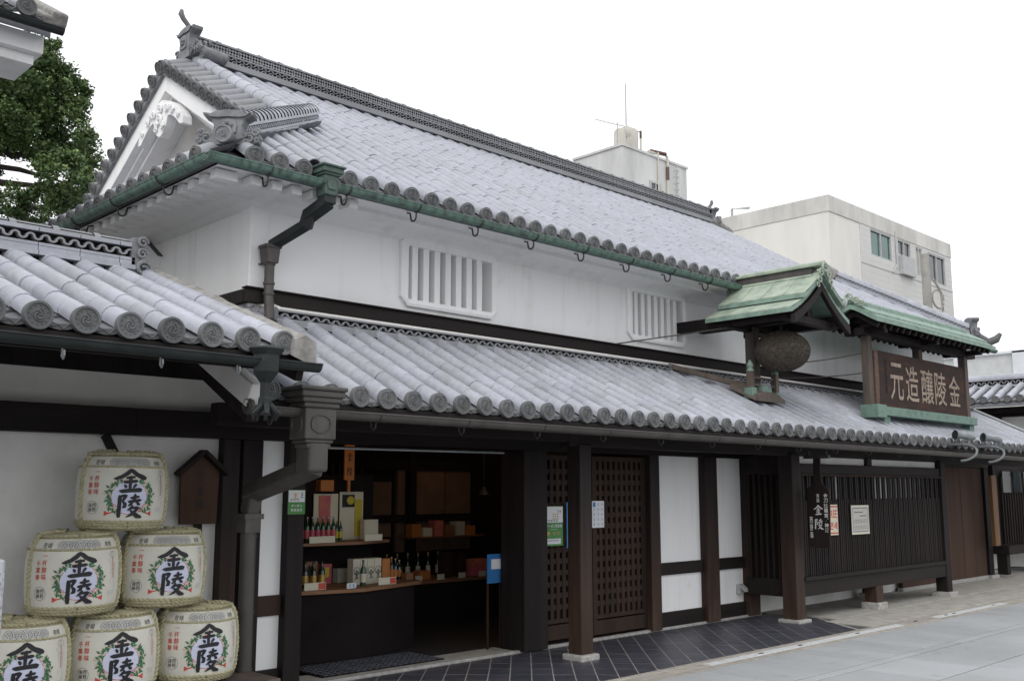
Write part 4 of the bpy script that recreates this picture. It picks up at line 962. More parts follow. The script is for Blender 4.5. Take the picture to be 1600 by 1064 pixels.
# ================================================================== tiled gate roof on the left (neighbouring wing)
lb = thing('side_wing', 'low wing with white-grey barrel tiled roof in the left foreground, dark gutter along its eave', 'building', (1.0, 7.4, 0))
NY, NZ, NS, NX1 = 5.47, 2.51, .36, 3.40
def nz_(y): return NZ + NS * (y - NY)
b = MB(); P = [(-3.2, NY, NZ), (NX1 + .1, NY, NZ), (NX1 + .1, 7.66, nz_(7.66)), (-3.2, 7.66, nz_(7.66))]; q = [Vector(p) - Z_ * .075 for p in P]; l = [Vector(p) - Z_ * .15 for p in P]
b.add(q + l, [(0, 1, 2, 3), (7, 6, 5, 4)] + [(i, i + 4, (i + 1) % 4 + 4, (i + 1) % 4) for i in range(4)]); nr = b.build('wing_roof', 'wood_dark', lb)
rf = Roof(X_, Y_, NS, (0, NY, NZ)); cols = [(1.85 + .2463 * k, 2.10 * rf.n) for k in range(-10, 7)]
tile_roof(rf, nr, cols, .232, .2463, pick=lambda a, k: a > .3)
b = MB(); b.beam((-3.2, NY + .07, NZ - .13), (NX1 + .05, NY + .07, NZ - .13), .05, .07); b.build('eave_board', 'wood_beam', lb)
b = MB(); P = [(-3.2, NY + .05, NZ - .16), (NX1 + .06, NY + .05, NZ - .16), (NX1 + .06, GY, nz_(GY) - .16), (-3.2, GY, nz_(GY) - .16)]; b.add(P, [(0, 3, 2, 1)]); b.build('soffit_boards', 'wood_dark', lb)
# mortar-bedded verge
m_ = MB(); n = 24; vs = []
for i in range(n + 1):
    y = NY - .06 + (7.62 - NY + .06) * i / n; zz = nz_(y); r = .075 + jit(.008)
    vs += [(NX1 + .06 - .09, y, zz - .06), (NX1 + .06 - .085 + jit(.01), y, zz + .045 + jit(.008)), (NX1 + .06, y, zz + .075 + jit(.008)), (NX1 + .06 + .08, y, zz + .04), (NX1 + .06 + .085, y, zz - .12)]
m_.add(vs, [(5 * i + j, 5 * i + j + 1, 5 * i + j + 6, 5 * i + j + 5) for i in range(n) for j in range(4)] + [(4, 3, 2, 1, 0)]); m_.build('verge_mortar', 'mortar', nr, smooth=60)
b = MB(); b.beam((NX1 + .07, NY + .0, NZ - .14), (NX1 + .07, 7.4, nz_(7.4) - .14), .05, .18); b.build('bargeboard', 'wood_beam', nr)
# its ridge
rz0 = nz_(7.6); RX1 = 3.22
b = MB(); b.box(-3.2, RX1, 7.53, 7.67, rz0 - .1, rz0 + .24); wr = b.build('wing_ridge', 'ceil_in', lb)
xx = -3.2
while xx < RX1 - .05:
    for (w_, z0, z1, L_) in ((.15, .005, .04, .27), (.13, .045, .075, .29), (.13, .078, .10, .33), (.125, .185, .215, .30)):
        b = MB(); x1 = min(xx + .298, RX1); b.box(xx, x1 - .004, 7.6 - w_, 7.6 + w_, rz0 + z0, rz0 + z1); b.build('ridge_course_tile', 'tile', wr)
    xx += .30
b = MB(); wave_band(b, (-3.2, 7.53, rz0 + .142), X_, Z_, -Y_, RX1 + 3.2, .105, .020, .018, .05); b.build('wave_tiles', 'tile_old', wr)
xx = RX1 - .305 * 20
while xx < RX1 - .05: put(capm, 'ridge_cap_tile', wr, Matrix.Translation((xx, 7.6, rz0 + .205)) @ Matrix.Diagonal((.98, .85, .8, 1))); xx += .305
m_ = MB(); m_.prism([(-.03, -.04), (.05, -.05), (.11, -.02), (.10, .06), (.05, .09), (.07, .14), (.045, .18), (.07, .23), (.04, .275), (-.03, .26)], (RX1, 7.47, rz0), X_, Z_, (0, .26, 0))
for (x, z, r) in ((.045, .225, .045), (.045, .135, .045), (.06, .02, .065)): spiral(m_, (RX1 + x, 7.465, rz0 + z), X_, Z_, -Y_, r, .02)
m_.build('ridge_end_ornament', 'oni', wr, smooth=40)
b = MB(); b.box(RX1 + .05, NX1 + .1, 7.5, 7.7, rz0 - .04, rz0 + .01); b.build('ridge_flashing', 'grey_paint', wr, bevel=.01)
# gutter
ngy, ngz = NY - .075, NZ - .125
m_ = MB(); gutter_run(m_, (-3.2, ngy, ngz + .01), (NX1 + .15, ngy, ngz), .05); ng = m_.build('wing_gutter', 'copper_dark', lb, smooth=50)
for hx in (.9, 1.42, 1.96, 2.5, 2.98): 
    q = MB(); q.tube([(hx, ngy + .0, ngz - .045), (hx, ngy + .0, ngz - .09), (hx, ngy - .02, ngz - .105), (hx, ngy - .035, ngz - .085), (hx, ngy - .03, ngz - .06)], .006, 6); q.build('gutter_hook', 'grey_paint', ng)
hx = 3.17; m_ = MB(); m_.lathe([(.105, 0), (.12, -.012), (.105, -.03), (.088, -.05), (.085, -.15), (.05, -.20), (.036, -.215), (.036, -.30), (.045, -.315), (.045, -.34)], (hx, ngy - .005, ngz + .075), 6); m_.build('rain_hopper', 'copper_dark', ng, smooth=25)
m_ = MB()
for k in range(5): t = .5 + 1.3 * k; m_.tube([(hx, ngy, ngz - .24), (hx + .04 * math.cos(t), ngy + .03 * math.sin(t) - .02, ngz - .29), (hx + .085 * math.cos(t), ngy + .06 * math.sin(t) - .02, ngz - .33), (hx + .07 * math.cos(t), ngy + .05 * math.sin(t), ngz - .37)], [.02, .02, .016, .008], 6)
m_.build('hopper_ornament', 'copper_dark', ng, smooth=60)
wbox('gate_post', -2.6, -2.42, 5.9, 6.08, 0, 2.4, 'wood_dark', lb)
wbox('gate_beam', -3.2, .2, 5.95, 6.07, nz_(6.0) - .34, nz_(6.0) - .17, 'wood_beam', lb)

# ================================================================== plastered storehouse corner, top left
kh = thing('storehouse', 'white plastered storehouse eave with one round tile end at the upper left', 'building', (0, 9, 0))
KX, KY, KZ = 2.80, 8.20, 5.36
b = MB(); b.box(-4, 2.20, 8.75, 13, 0, 5.2); b.build('wall', 'plaster', kh)
b = MB(); b.box(-4, 2.725, 8.36, 8.9, 5.175, 5.33); b.box(-4, 2.68, 8.44, 8.9, 5.09, 5.175); b.build('cornice', 'plaster', kh, bevel=.006)
b = MB(); P = [(-4, KY + .06, KZ), (2.74, KY + .06, KZ), (2.74, 11, KZ + 1.4), (-4, 11, KZ + 1.4)]; q = [Vector(p) for p in P]; l = [Vector(p) - Z_ * .07 for p in P]
b.add(q + l, [(0, 1, 2, 3), (7, 6, 5, 4)] + [(i, i + 4, (i + 1) % 4 + 4, (i + 1) % 4) for i in range(4)]); kr = b.build('roof', 'tile_pan', kh)
rf = Roof(X_, Y_, .5, (0, KY, KZ + .10)); tile_roof(rf, kr, [(2.52 - .25 * k, 2.4) for k in range(8)], .24, .25, pick=lambda a, k: True)
m_ = MB(); m_.beam((2.78, KY - .02, KZ + .07), (2.78, 10.6, KZ + 1.4), .13, .12); m_.beam((2.70, KY + .0, KZ + .04), (2.70, 10.6, KZ + 1.36), .10, .10); m_.build('verge_mortar', 'mortar', kr, bevel=.02)
m_ = MB(); gutter_run(m_, (-4, KY - .05, KZ - .02), (2.80, KY - .05, KZ - .025), .045); m_.build('gutter', 'copper_dark', kh, smooth=50)
# ================================================================== sake barrels
BR, BH = .288, .53
PROF = [(.001, 0), (.20, .0), (.245, .012), (.268, .04), (.282, .085), (.288, .16), (.290, .25), (.287, .34), (.279, .41), (.266, .455), (.244, .492), (.215, .510), (.16, .517), (.001, .515)]
def prad(h):
    for (r0, h0), (r1, h1) in zip(PROF[1:], PROF[2:]):
        if h0 <= h <= h1: return r0 + (r1 - r0) * (h - h0) / max(1e-6, h1 - h0)
    return .2
def bfn(s, h, off=0):
    r = prad(h) + .0045 + off; a = s / BR; return Vector((r * math.sin(a), -r * math.cos(a), h))
def rope(mb, pts, r=.011, tw=34, seg=5):
    """two-strand twisted rope along a polyline"""
    pts = [Vector(p) for p in pts]; d = [0]
    for a, b in zip(pts[:-1], pts[1:]): d.append(d[-1] + (b - a).length)
    n = max(8, int(d[-1] / .012))
    def at(t):
        for i in range(len(d) - 1):
            if t <= d[i + 1] or i == len(d) - 2: q = (t - d[i]) / max(1e-6, d[i + 1] - d[i]); return pts[i].lerp(pts[i + 1], q), (pts[i + 1] - pts[i]).normalized()
    for ph in (0, math.pi):
        P = []
        for k in range(n + 1):
            t = d[-1] * k / n; p, dd = at(t); ref = Z_ if abs(dd.z) < .9 else X_; a = dd.cross(ref).normalized(); b = dd.cross(a); w = tw * 2 * math.pi * t / 2 + ph
            P.append(p + (a * math.cos(w) + b * math.sin(w)) * r * .55)
        mb.tube(P, r * .72, seg, cap=False)
def make_barrel():
    root = thing('sake_barrel', 'straw wrapped sake barrel', 'barrel')
    b = MB(); b.lathe(PROF, seg=40); b.build('straw_body', 'straw', root, smooth=50)
    b = MB(); hs = [.062 + (.492 - .062) * j / 14 for j in range(15)]
    b.grid(lambda u, v: bfn((u - .5) * 2 * math.pi * BR, hs[int(round(v * 14))], -.001 + .0012 * math.sin(u * 90 + v * 7)), 60, 14)
    sh = b.build('label_sheet', 'sheet', root, smooth=60)
    # printed decoration
    k = MB(); brush(k, bfn, KIN, .0, .335, .210, .158, .0034, 1.22); brush(k, bfn, RYO, .0, .168, .165, .155, .0034, 1.35); k.build('black_brush_letters', 'ink', sh)
    c = MB(); disc_fn(c, bfn, .0, .225, .112, .0006, 24, 4, .02); c.build('crest_disc', 'crest', sh)
    c = MB(); ring_fn(c, bfn, .0, .225, .112, .1155, .0010, 36, .02)
    for sg in (-1, 1):
        for (x0, y0, r) in ((.10, .165, .017), (.125, .160, .014), (.075, .155, .012)): ring_fn(c, bfn, sg * x0, y0, r - .003, r, .0014, 14)
        for (xa, ya, xb, yb, w_) in ((.06, .135, .13, .118, .005), (.13, .118, .155, .118, .018), (.045, .15, .08, .13, .004)):
            c.add([bfn(sg * xa, ya - w_ / 3, .0012), bfn(sg * xb, yb - w_, .0012), bfn(sg * xb, yb + w_, .0012), bfn(sg * xa, ya + w_ / 3, .0012)], [(0, 1, 2, 3)])
    text_v(c, bfn, '一杯醇味', -.215, .325, .034, .175, .01, .0016); text_v(c, bfn, '千萬春', -.262, .300, .032, .125, .01, .0016); text_v(c, bfn, '※※※※', .235, .30, .016, .13, .01, .0016)
    c.build('red_print', 'ink_red', sh)
    rnd = random.Random(3); lf = MB(); fl = MB(); dk = MB()
    for sg in (-1, 1):
        for i in range(9):
            t = R(-48 + 108 * i / 8); cx, cy = sg * .142 * math.cos(t), .225 + .118 * math.sin(t)
            for q in range(4):
                a = rnd.uniform(0, 6.28); l, w_ = rnd.uniform(.026, .042), .0075; ox, oy = cx + rnd.uniform(-.022, .022), cy + rnd.uniform(-.014, .014); dx, dy = math.cos(a), math.sin(a)
                lf.add([bfn(ox - dx * l / 2, oy - dy * l / 2, .0022 + q * .0001), bfn(ox - dy * w_, oy + dx * w_, .0022 + q * .0001), bfn(ox + dx * l / 2, oy + dy * l / 2, .0022 + q * .0001), bfn(ox + dy * w_, oy - dx * w_, .0022 + q * .0001)], [(0, 3, 2, 1)])
            for q in range(1 + i % 2):
                ox, oy = cx + rnd.uniform(-.018, .018), cy + rnd.uniform(-.012, .012)
                for p in range(5): a = p * 2 * math.pi / 5 + q; disc_fn(fl, bfn, ox + .009 * math.cos(a), oy + .009 * math.sin(a), .0068, .0015 + q * .0002 + p * .00003, 6, 1)
                disc_fn(dk, bfn, ox, oy, .0028, .0024 + q * .0001, 5, 1)
    lf.build('printed_leaves', 'ink_green', sh); fl.build('printed_blossoms', 'petal', sh); dk.build('printed_blossom_centres', 'ink_red', sh)
    k = MB(); ring_fn(k, bfn, -.240, .155, .041, .0428, .0014); text_v(k, bfn, '西野', -.224, .155, .027, .06, .0, .0014); text_v(k, bfn, '謹醸', -.255, .155, .027, .06, .0, .0014); k.build('maker_stamp', 'ink', sh)
    k = MB(); text_h(k, bfn, '登録', -.215, .455, .075, .032, .0, .0014); k.build('black_letters', 'ink', sh); k = MB(); text_h(k, bfn, '商標', .205, .455, .06, .030, .0, .0014); k.build('black_letters', 'ink', sh)
    k = MB(); ring_fn(k, bfn, .225, .385, .018, .0195, .0014, 16); ring_fn(k, bfn, .243, .385, .018, .0195, .0018, 16); k.build('small_medal', 'ink', sh)
    k = MB(); kk = MB()
    for i in range(7):
        x = -.115 + .038 * i; r = .033 if i == 3 else .029; disc_fn(kk, bfn, x, .456, r, .0008 + .00012 * (3 - abs(3 - i)), 18, 1); ring_fn(k, bfn, x, .456, r - .0022, r, .0011 + .00012 * (3 - abs(3 - i)), 18); ring_fn(k, bfn, x, .456, r * .6, r * .66, .0011 + .00012 * (3 - abs(3 - i)), 14)
        for q in range(4): a = q * 1.57 + i; rect_fn(k, bfn, x + r * .3 * math.cos(a) - .003, x + r * .3 * math.cos(a) + .003, .456 + r * .3 * math.sin(a) - .004, .456 + r * .3 * math.sin(a) + .004, .0016)
    for (x0, x1, y0, y1) in ((.195, .203, .13, .36), (.212, .219, .20, .34), (.250, .258, .15, .33), (.21, .25, .125, .16)): rect_fn(kk, bfn, x0, x1, y0, y1, .0010)
    k.build('medal_outlines', 'ink_grey', sh); kk.build('medal_discs', 'ink_pale', sh)
    # ropes
    for (ang, sp) in ((-68, 0), (66, 0), (150, 0), (-150, 0)):
        a = R(ang); r_ = MB(); pts = []
        for (r0, h) in [(.10, -.004), (.24, .004), (.272, .04), (.288, .09), (.297, .25), (.290, .36), (.272, .46), (.25, .505), (.20, .523), (.07, .526)]: pts.append((r0 * math.sin(a), -r0 * math.cos(a), h + .004))
        rope(r_, pts, .016); r_.build('rope', 'rope', root, smooth=60)
    for (h, rr, rd) in ((.425, .281, .0075), (.045, .274, .011), (.062, .281, .010), (.028, .262, .011)):
        r_ = MB(); rope(r_, [(rr * math.sin(2 * math.pi * k / 40), -rr * math.cos(2 * math.pi * k / 40), h) for k in range(41)], rd, 30); r_.build('rope', 'rope', root, smooth=60)
    r_ = MB()
    for k in range(5): rr = .06 + .042 * k; rope(r_, [(rr * math.sin(2 * math.pi * j / 24), -rr * math.cos(2 * math.pi * j / 24), .520 - .002 * k) for j in range(25)], .011, 30)
    r_.build('rope_coil', 'rope', root, smooth=60)
    fb = MB(); rn = random.Random(8)
    for i in range(260):
        t = rn.uniform(0, 6.28); lo = rn.random() < .5; r0, h = (.262, .032) if lo else (.236, .505); d = Vector((math.sin(t), -math.cos(t), 0)); p = d * r0 + Z_ * h; l = rn.uniform(.02, .05)
        e = p + d * l * rn.uniform(.25, .7) + Z_ * l * rn.uniform(-.5, .45) + Vector((rn.uniform(-1, 1), rn.uniform(-1, 1), 0)) * l * .5; a = d.cross(Z_) * .0016
        fb.add([p - a, p + a, e], [(0, 1, 2)])
    stuff(fb.build('loose_straw', 'rope', root))
    return root
bp = make_barrel()
spots = [(2.965, 6.90, 1.327, -13, 'topmost straw wrapped sake barrel of the white stack'),
         (2.675, 6.90, .797, -14, 'left sake barrel in the middle row of the stack'),
         (3.285, 6.92, .797, -9, 'right sake barrel in the middle row, below the gabled plaque'),
         (2.36, 6.88, .267, -12, 'sake barrel at the bottom left, half hidden by the granite post'),
         (2.965, 6.90, .267, -11, 'middle sake barrel in the bottom row of the stack'),
         (3.565, 6.92, .267, -8, 'bottom right sake barrel next to the drainpipe')]
for i, (x, y, z, rz, lab) in enumerate(spots):
    o = bp if i == 0 else copy_tree(bp)
    o.location = (x, y, z); o.rotation_euler = (R((.0, .5, -.6, .4, -.3, .5)[i]), R((.8, -.5, .7, .3, -.6, .4)[i]), R(rz)); o['root_loc'] = (x, y, z); tag(o, lab, 'barrel', 'sake barrels stacked against the wall')
b = MB(); b.box(1.2, 4.05, 6.52, 7.30, .0, .262); tag(b.build('barrel_plinth', 'wood_weather', bevel=.01), 'low grey plinth under the stacked barrels', 'plinth')
b = MB(); b.box(1.13, 1.413, 4.33, 4.60, 0, 1.325); tag(b.build('granite_post', 'granite', bevel=.012), 'speckled grey granite gatepost cut by the left edge', 'post')
# gabled wooden plaque
pq = thing('wooden_plaque', 'dark brown house-shaped wooden plaque hung beside the barrels', 'plaque', (3.74, 7.30, 1.30))
b = MB(); b.prism([(-.155, 0), (.145, 0), (.155, .40), (0, .53), (-.165, .40)], (3.745, 7.27, 1.34), X_, Z_, (0, .03, 0)); bd = b.build('board', 'wood_panel', pq, bevel=.004)
b = MB(); b.beam((3.54, 7.25, 1.715), (3.745, 7.25, 1.895), .09, .03, up=(0, 0, 1)); b.beam((3.745, 7.25, 1.895), (3.95, 7.25, 1.72), .09, .03); b.build('roof', 'wood_board', pq)
b = MB(); b.box(3.71, 3.78, 7.285, 7.30, 1.24, 1.34); b.build('tenon', 'wood_board', pq)
f_ = flat((3.745, 7.268, 1.34), X_, Z_, -Y_); k = MB(); brush(k, f_, KIN, 0, .25, .075, .07, .001); brush(k, f_, RYO, 0, .15, .07, .07, .001); text_v(k, f_, '清酒', 0, .36, .035, .08, .0, .001); k.build('lettering', 'ink', bd)

# ================================================================== copper roofed signboard
sg_ = thing('signboard', 'carved wooden brewery signboard with five tan characters under a copper roof', 'signboard', (15.05, 6.5, 2.55))
SY = 6.45
b = MB(); b.box(13.52, 16.58, SY, SY + .07, 2.76, 3.56); bd = b.build('board', 'wood_sign', sg_, bevel=.006)
b = MB(); b.prism([(0, 0), (.10, .02), (.12, .4), (.10, .79), (.0, .77)], (13.42, SY - .02, 2.77), X_, Z_, (0, .05, 0)); b.build('side_scroll', 'rust', bd, bevel=.01)
f_ = flat((15.05, SY - .004, 3.16), X_, Z_, -Y_)
k = MB()
for ch, cx, hh in (('元', -.94, .54), ('造', -.43, .53), ('釀', .09, .53), ('陵', .57, .52), ('金', 1.10, .48)): put_glyph(k, f_, ch, cx, -.01, .42, hh, .006, .004)
k.build('carved_letters', 'letter_tan', bd)
k = MB(); text_v(k, f_, '※※※※', -1.26, .05, .10, .5, .0, .003); k.build('carved_letters', 'wood_dark', bd)
for (x, y) in ((13.30, SY + .03), (16.66, SY + .03), (15.25, SY + .16)):
    b = MB(); b.box(x - .06, x + .06, y - .05, y + .06, 2.62, 3.98); b.build('post', 'wood_weather', sg_, bevel=.006)
b = MB(); b.box(13.20, 16.76, SY - .10, SY + .06, 2.63, 2.755); b.box(13.16, 13.42, SY - .16, SY + .10, 2.585, 2.765); b.build('base_beam', 'copper_beam', sg_, bevel=.006)
for x in (13.66, 16.66): b = MB(); b.box(x - .09, x + .09, SY - .05, SY + .35, 2.46, 2.63); b.build('base_foot', 'copper_beam', sg_, bevel=.006)
# copper roof, ridge along the street, curved gable ends
RX0s, RX1s = 12.86, 17.08; RY = 6.48
def rcurve(t):   # t from -1 (front eave) to 1 (back eave)
    return 4.13 - .24 * abs(t) ** 1.25 + .03 * abs(t) ** 4
b = MB(); N = 12; W_ = .38
for lvl, (x0, x1, tz, wf) in enumerate(((RX0s, RX1s, 0, 1.0), (RX0s + .06, RX1s - .06, .035, .72))):
    vs = []
    for i in range(N + 1):
        t = -1 + 2 * i / N; y = RY + W_ * wf * t; z = rcurve(t * wf) + tz
        vs += [(x0, y, z), (x1, y, z), (x0, y, z - .06), (x1, y, z - .06)]
    b.add(vs, [(4 * i, 4 * i + 1, 4 * i + 5, 4 * i + 4) for i in range(N)] + [(4 * i + 2, 4 * i + 6, 4 * i + 7, 4 * i + 3) for i in range(N)] + [(4 * i, 4 * i + 4, 4 * i + 6, 4 * i + 2) for i in range(N)] + [(4 * i + 1, 4 * i + 3, 4 * i + 7, 4 * i + 5) for i in range(N)] + [(0, 2, 3, 1), (4 * N, 4 * N + 1, 4 * N + 3, 4 * N + 2)])
rs = b.build('copper_roof', 'copper_ridge', sg_, smooth=40)
for k in range(13):
    x = RX0s + .04 + k * .32; q = MB(); N = 8; vs = []
    for i in range(N + 1): t = -1 + i / N; vs += [(x, RY + W_ * t, rcurve(t) + .003), (x + .31, RY + W_ * t, rcurve(t) + .006)]
    q.add(vs, [(2 * i, 2 * i + 1, 2 * i + 3, 2 * i + 2) for i in range(N)]); q.build('copper_sheet', 'copper_ridge', rs)
b = MB(); b.box(RX0s + .05, RX1s - .35, RY - .06, RY + .06, 4.11, 4.18); b.tube([(RX0s + .02, RY, 4.19), (RX1s - .3, RY, 4.19)], .04, 10); b.build('ridge', 'copper_ridge', rs, smooth=40)
b = MB()
for (y, z, r) in ((-.10, .04, .06), (.10, .04, .06), (0, .10, .06), (-.18, -.01, .05), (.18, -.01, .05)): spiral(b, (RX0s + .02, RY + y, 4.13 + z), Y_, Z_, -X_, r, .03)
b.build('ridge_ornament', 'copper_roof', rs, smooth=50)
b = MB(); vs = []
for i in range(13):      # scalloped underside boards
    t = -1 + 2 * i / 12; y = RY + (W_ - .06) * t; vs += [(RX0s + .05, y, rcurve(t) - .07), (RX1s - .05, y, rcurve(t) - .07)]
b.add(vs, [(2 * i, 2 * i + 2, 2 * i + 3, 2 * i + 1) for i in range(12)]); b.build('underside', 'wood_dark', rs)
rt = MB()
for i in range(8): t = -.95 + 1.9 * i / 8; t2 = t + 1.9 / 8; rt.beam((0, RY + W_ * t * .95, rcurve(t) - .11), (0, RY + W_ * t2 * .95, rcurve(t2) - .11), .05, .07)
rtm = rt.mesh('rafter', 'wood_dark')
for k in range(21): put(rtm, 'rafter', rs, Matrix.Translation((RX0s + .12 + k * .195, 0, 0)))
b = MB(); b.box(13.1, 17.0, SY - .04, SY + .10, 3.74, 3.84); b.box(13.1, 16.9, RY - .06, RY + .06, 3.90, 4.02); b.build('roof_beam', 'wood_dark', rs)
for x in (13.30, 15.0, 16.66): b = MB(); b.box(x - .05, x + .05, RY - .3, RY + .3, 3.76, 3.84); b.build('roof_bracket', 'wood_dark', rs)

# ================================================================== little copper roofed canopy and the cedar ball
cn = thing('copper_canopy', 'small green copper gabled canopy on a post above the lower roof', 'canopy', (10.86, 6.8, 2.72))
CX = 10.86; CYB, CYF = 7.02, 5.78
def croof(t): return 4.13 - .62 * abs(t) + .16 * abs(t) ** 2
b = MB()
for (y0, y1, wf, tz) in ((CYF + .05, CYB, 1.0, 0), (CYF, CYB - .04, .66, .07)):
    vs = []; N = 12
    for i in range(N + 1):
        t = (-1 + 2 * i / N) * wf; x = CX + .68 * t; z = croof(t) + tz
        vs += [(x, y0, z), (x, y1, z), (x, y0, z - .05), (x, y1, z - .05)]
    b.add(vs, [(4 * i, 4 * i + 4, 4 * i + 5, 4 * i + 1) for i in range(N)] + [(4 * i + 2, 4 * i + 3, 4 * i + 7, 4 * i + 6) for i in range(N)] + [(4 * i, 4 * i + 2, 4 * i + 6, 4 * i + 4) for i in range(N)] + [(4 * i + 1, 4 * i + 5, 4 * i + 7, 4 * i + 3) for i in range(N)] + [(0, 1, 3, 2), (4 * N, 4 * N + 2, 4 * N + 3, 4 * N + 1)])
cr_ = b.build('copper_roof', 'copper_ridge', cn)
for sgn in (-1, 1):
    for (ta, tb_, tz, y0, y1) in ((.0, .22, .073, CYF, CYB - .04), (.22, .44, .076, CYF, CYB - .04), (.44, .66, .079, CYF, CYB - .04), (.66, .84, .004, CYF + .05, CYB), (.84, 1.0, .008, CYF + .05, CYB)):
        m = 4
        for j in range(m):
            ya, yb = y0 + (y1 - y0) * j / m, y0 + (y1 - y0) * (j + 1) / m - .006
            p = [(CX + sgn * .68 * ta, croof(ta) + tz), (CX + sgn * .68 * tb_, croof(tb_) + tz + .004)]
            q = MB(); q.add([(p[0][0], ya, p[0][1]), (p[0][0], yb, p[0][1]), (p[1][0], yb, p[1][1]), (p[1][0], ya, p[1][1]), (p[1][0], ya, p[1][1] - .012), (p[1][0], yb, p[1][1] - .012)], [(0, 1, 2, 3)[::sgn], (3, 2, 5, 4)[::sgn]]); q.build('copper_sheet', 'copper_roof', cr_)
b = MB(); b.box(CX - .07, CX + .07, CYF + .12, CYB - .08, 4.10, 4.24); b.build('ridge', 'copper_aged', cr_, bevel=.01)
b = MB(); b.box(CX - .10, CX + .10, CYF + .02, CYB - .02, 4.24, 4.275); b.tube([(CX - .09, CYF + .1, 4.13), (CX - .09, CYB - .06, 4.13)], .022, 8); b.tube([(CX, CYF - .02, 4.285), (CX, CYB, 4.28)], .03, 8); b.build('ridge_cap', 'copper_roof', cr_, bevel=.006)
for (y, s_) in ((CYF + .04, -1), (CYB - .04, 1)):
    b = MB()
    for (x, z, r) in ((0, 4.22, .07), (.09, 4.15, .055), (-.09, 4.15, .055), (.13, 4.06, .05), (-.13, 4.06, .05), (.17, 3.99, .035), (-.17, 3.99, .035)): spiral(b, (CX + x, y + .03 * s_, z), X_, Z_, (0, s_, 0), r, .04)
    b.build('ridge_ornament', 'copper_roof', cr_, smooth=50)
b = MB()
for sgn in (-1, 1):
    for y in (CYF + .03,): 
        pts = [(CX + sgn * .66 * t, croof(t) - .08) for t in (0, .25, .5, .75, 1.0)]; lo = [(x, z - .10) for x, z in pts]; b.prism((pts + lo[::-1])[::sgn], (0, y, 0), X_, Z_, (0, .05, 0))
b.build('bargeboard', 'wood_dark', cr_)
b = MB()
for sgn in (-1, 1): b.add([(CX, CYF + .06, croof(0) - .06), (CX, CYB - .02, croof(0) - .06), (CX + sgn * .66, CYB - .02, croof(1) - .06), (CX + sgn * .66, CYF + .06, croof(1) - .06)], [(0, 1, 2, 3)[::sgn]])
b.build('underside', 'wood_dark', cr_)
for sgn in (-1, 1): b = MB(); b.box(CX + sgn * .50 - .06, CX + sgn * .50 + .06, CYF + .12, WY if sgn < 0 else 7.2, 3.57, 3.70); b.build('side_beam', 'wood_dark', cn, bevel=.005)
b = MB(); b.box(CX - .06, CX + .06, CYF + .2, WY, 3.62, 3.74); b.build('tie_beam', 'wood_dark', cn)
for y in (6.0, 6.80): b = MB(); b.box(CX - .58, CX + .58, y - .05, y + .05, 3.55, 3.64); b.build('cross_beam', 'wood_dark', cn, bevel=.004)
b = MB(); b.box(CX - .065, CX + .065, 6.73, 6.86, 2.70, 3.62); b.build('post', 'wood_weather', cn, bevel=.006)
b = MB(); b.prism([(-.36, 0), (.36, 0), (.33, .05), (.18, .11), (-.18, .11), (-.33, .05)], (CX, 6.56, 2.66), X_, Z_, (0, .36, .18)); b.build('saddle', 'wood_weather', cn, bevel=.01)
b = MB(); b.box(CX - .10, CX + .10, 6.60, 6.72, 2.78, 2.87); b.box(CX - .34, CX - .24, 6.60, 6.72, 2.70, 2.83); b.box(CX + .22, CX + .32, 6.60, 6.72, 2.70, 2.80); b.build('copper_shoe', 'copper_beam', cn, bevel=.006)
for x in (-.29, .27):
    b = MB(); b.box(CX + x - .035, CX + x + .035, 6.62, 6.69, 2.80, 3.03); b.build('newel', 'wood_weather', cn)
    b = MB(); b.lathe([(.045, 0), (.045, .02), (.028, .035), (.04, .06), (.045, .075), (.03, .10), (.015, .13), (.001, .145)], (CX + x, 6.655, 3.03), 10); b.build('finial', 'copper_ridge', cn, smooth=40)
for zz in (2.86, 2.95): b = MB(); b.box(CX - .26, CX + .24, 6.645, 6.67, zz, zz + .025); b.build('balustrade_rail', 'wood_weather', cn)
b = MB(); b.beam((10.02, 7.47, 3.12), (10.80, 6.80, 2.86), .05, .06); b.build('brace', 'wood_weather', cn)
cb = thing('cedar_ball', 'large brown cedar-twig ball hanging under the copper canopy', 'cedar ball', (CX, 6.38, 3.02))
b = MB(); rnd = random.Random(5); b.ball((CX, 6.38, 3.275), .325, .325, .240, 40, 24); b.build('core', 'cedar', cb, smooth=70)
b = MB()
for i in range(7000):
    zc = rnd.uniform(-1, 1); t = rnd.uniform(0, 2 * math.pi); s_ = math.sqrt(1 - zc * zc); n_ = Vector((s_ * math.cos(t), s_ * math.sin(t), zc)); p = Vector((CX + n_.x * .328, 6.38 + n_.y * .328, 3.275 + n_.z * .243))
    a = Vector((rnd.uniform(-1, 1), rnd.uniform(-1, 1), rnd.uniform(-1, 1))).cross(n_).normalized() * .006; o_ = n_ * .012 + Vector((rnd.uniform(-1, 1), rnd.uniform(-1, 1), rnd.uniform(-1, 1))) * .006
    b.add([p - a, p + a, p + o_], [(0, 1, 2)])
stuff(b.build('cedar_twigs', 'cedar', cb)); b = MB(); b.tube([(CX, 6.38, 3.5), (CX, 6.38, 3.66)], .012, 6); b.build('hanging_cord', 'iron', cb)

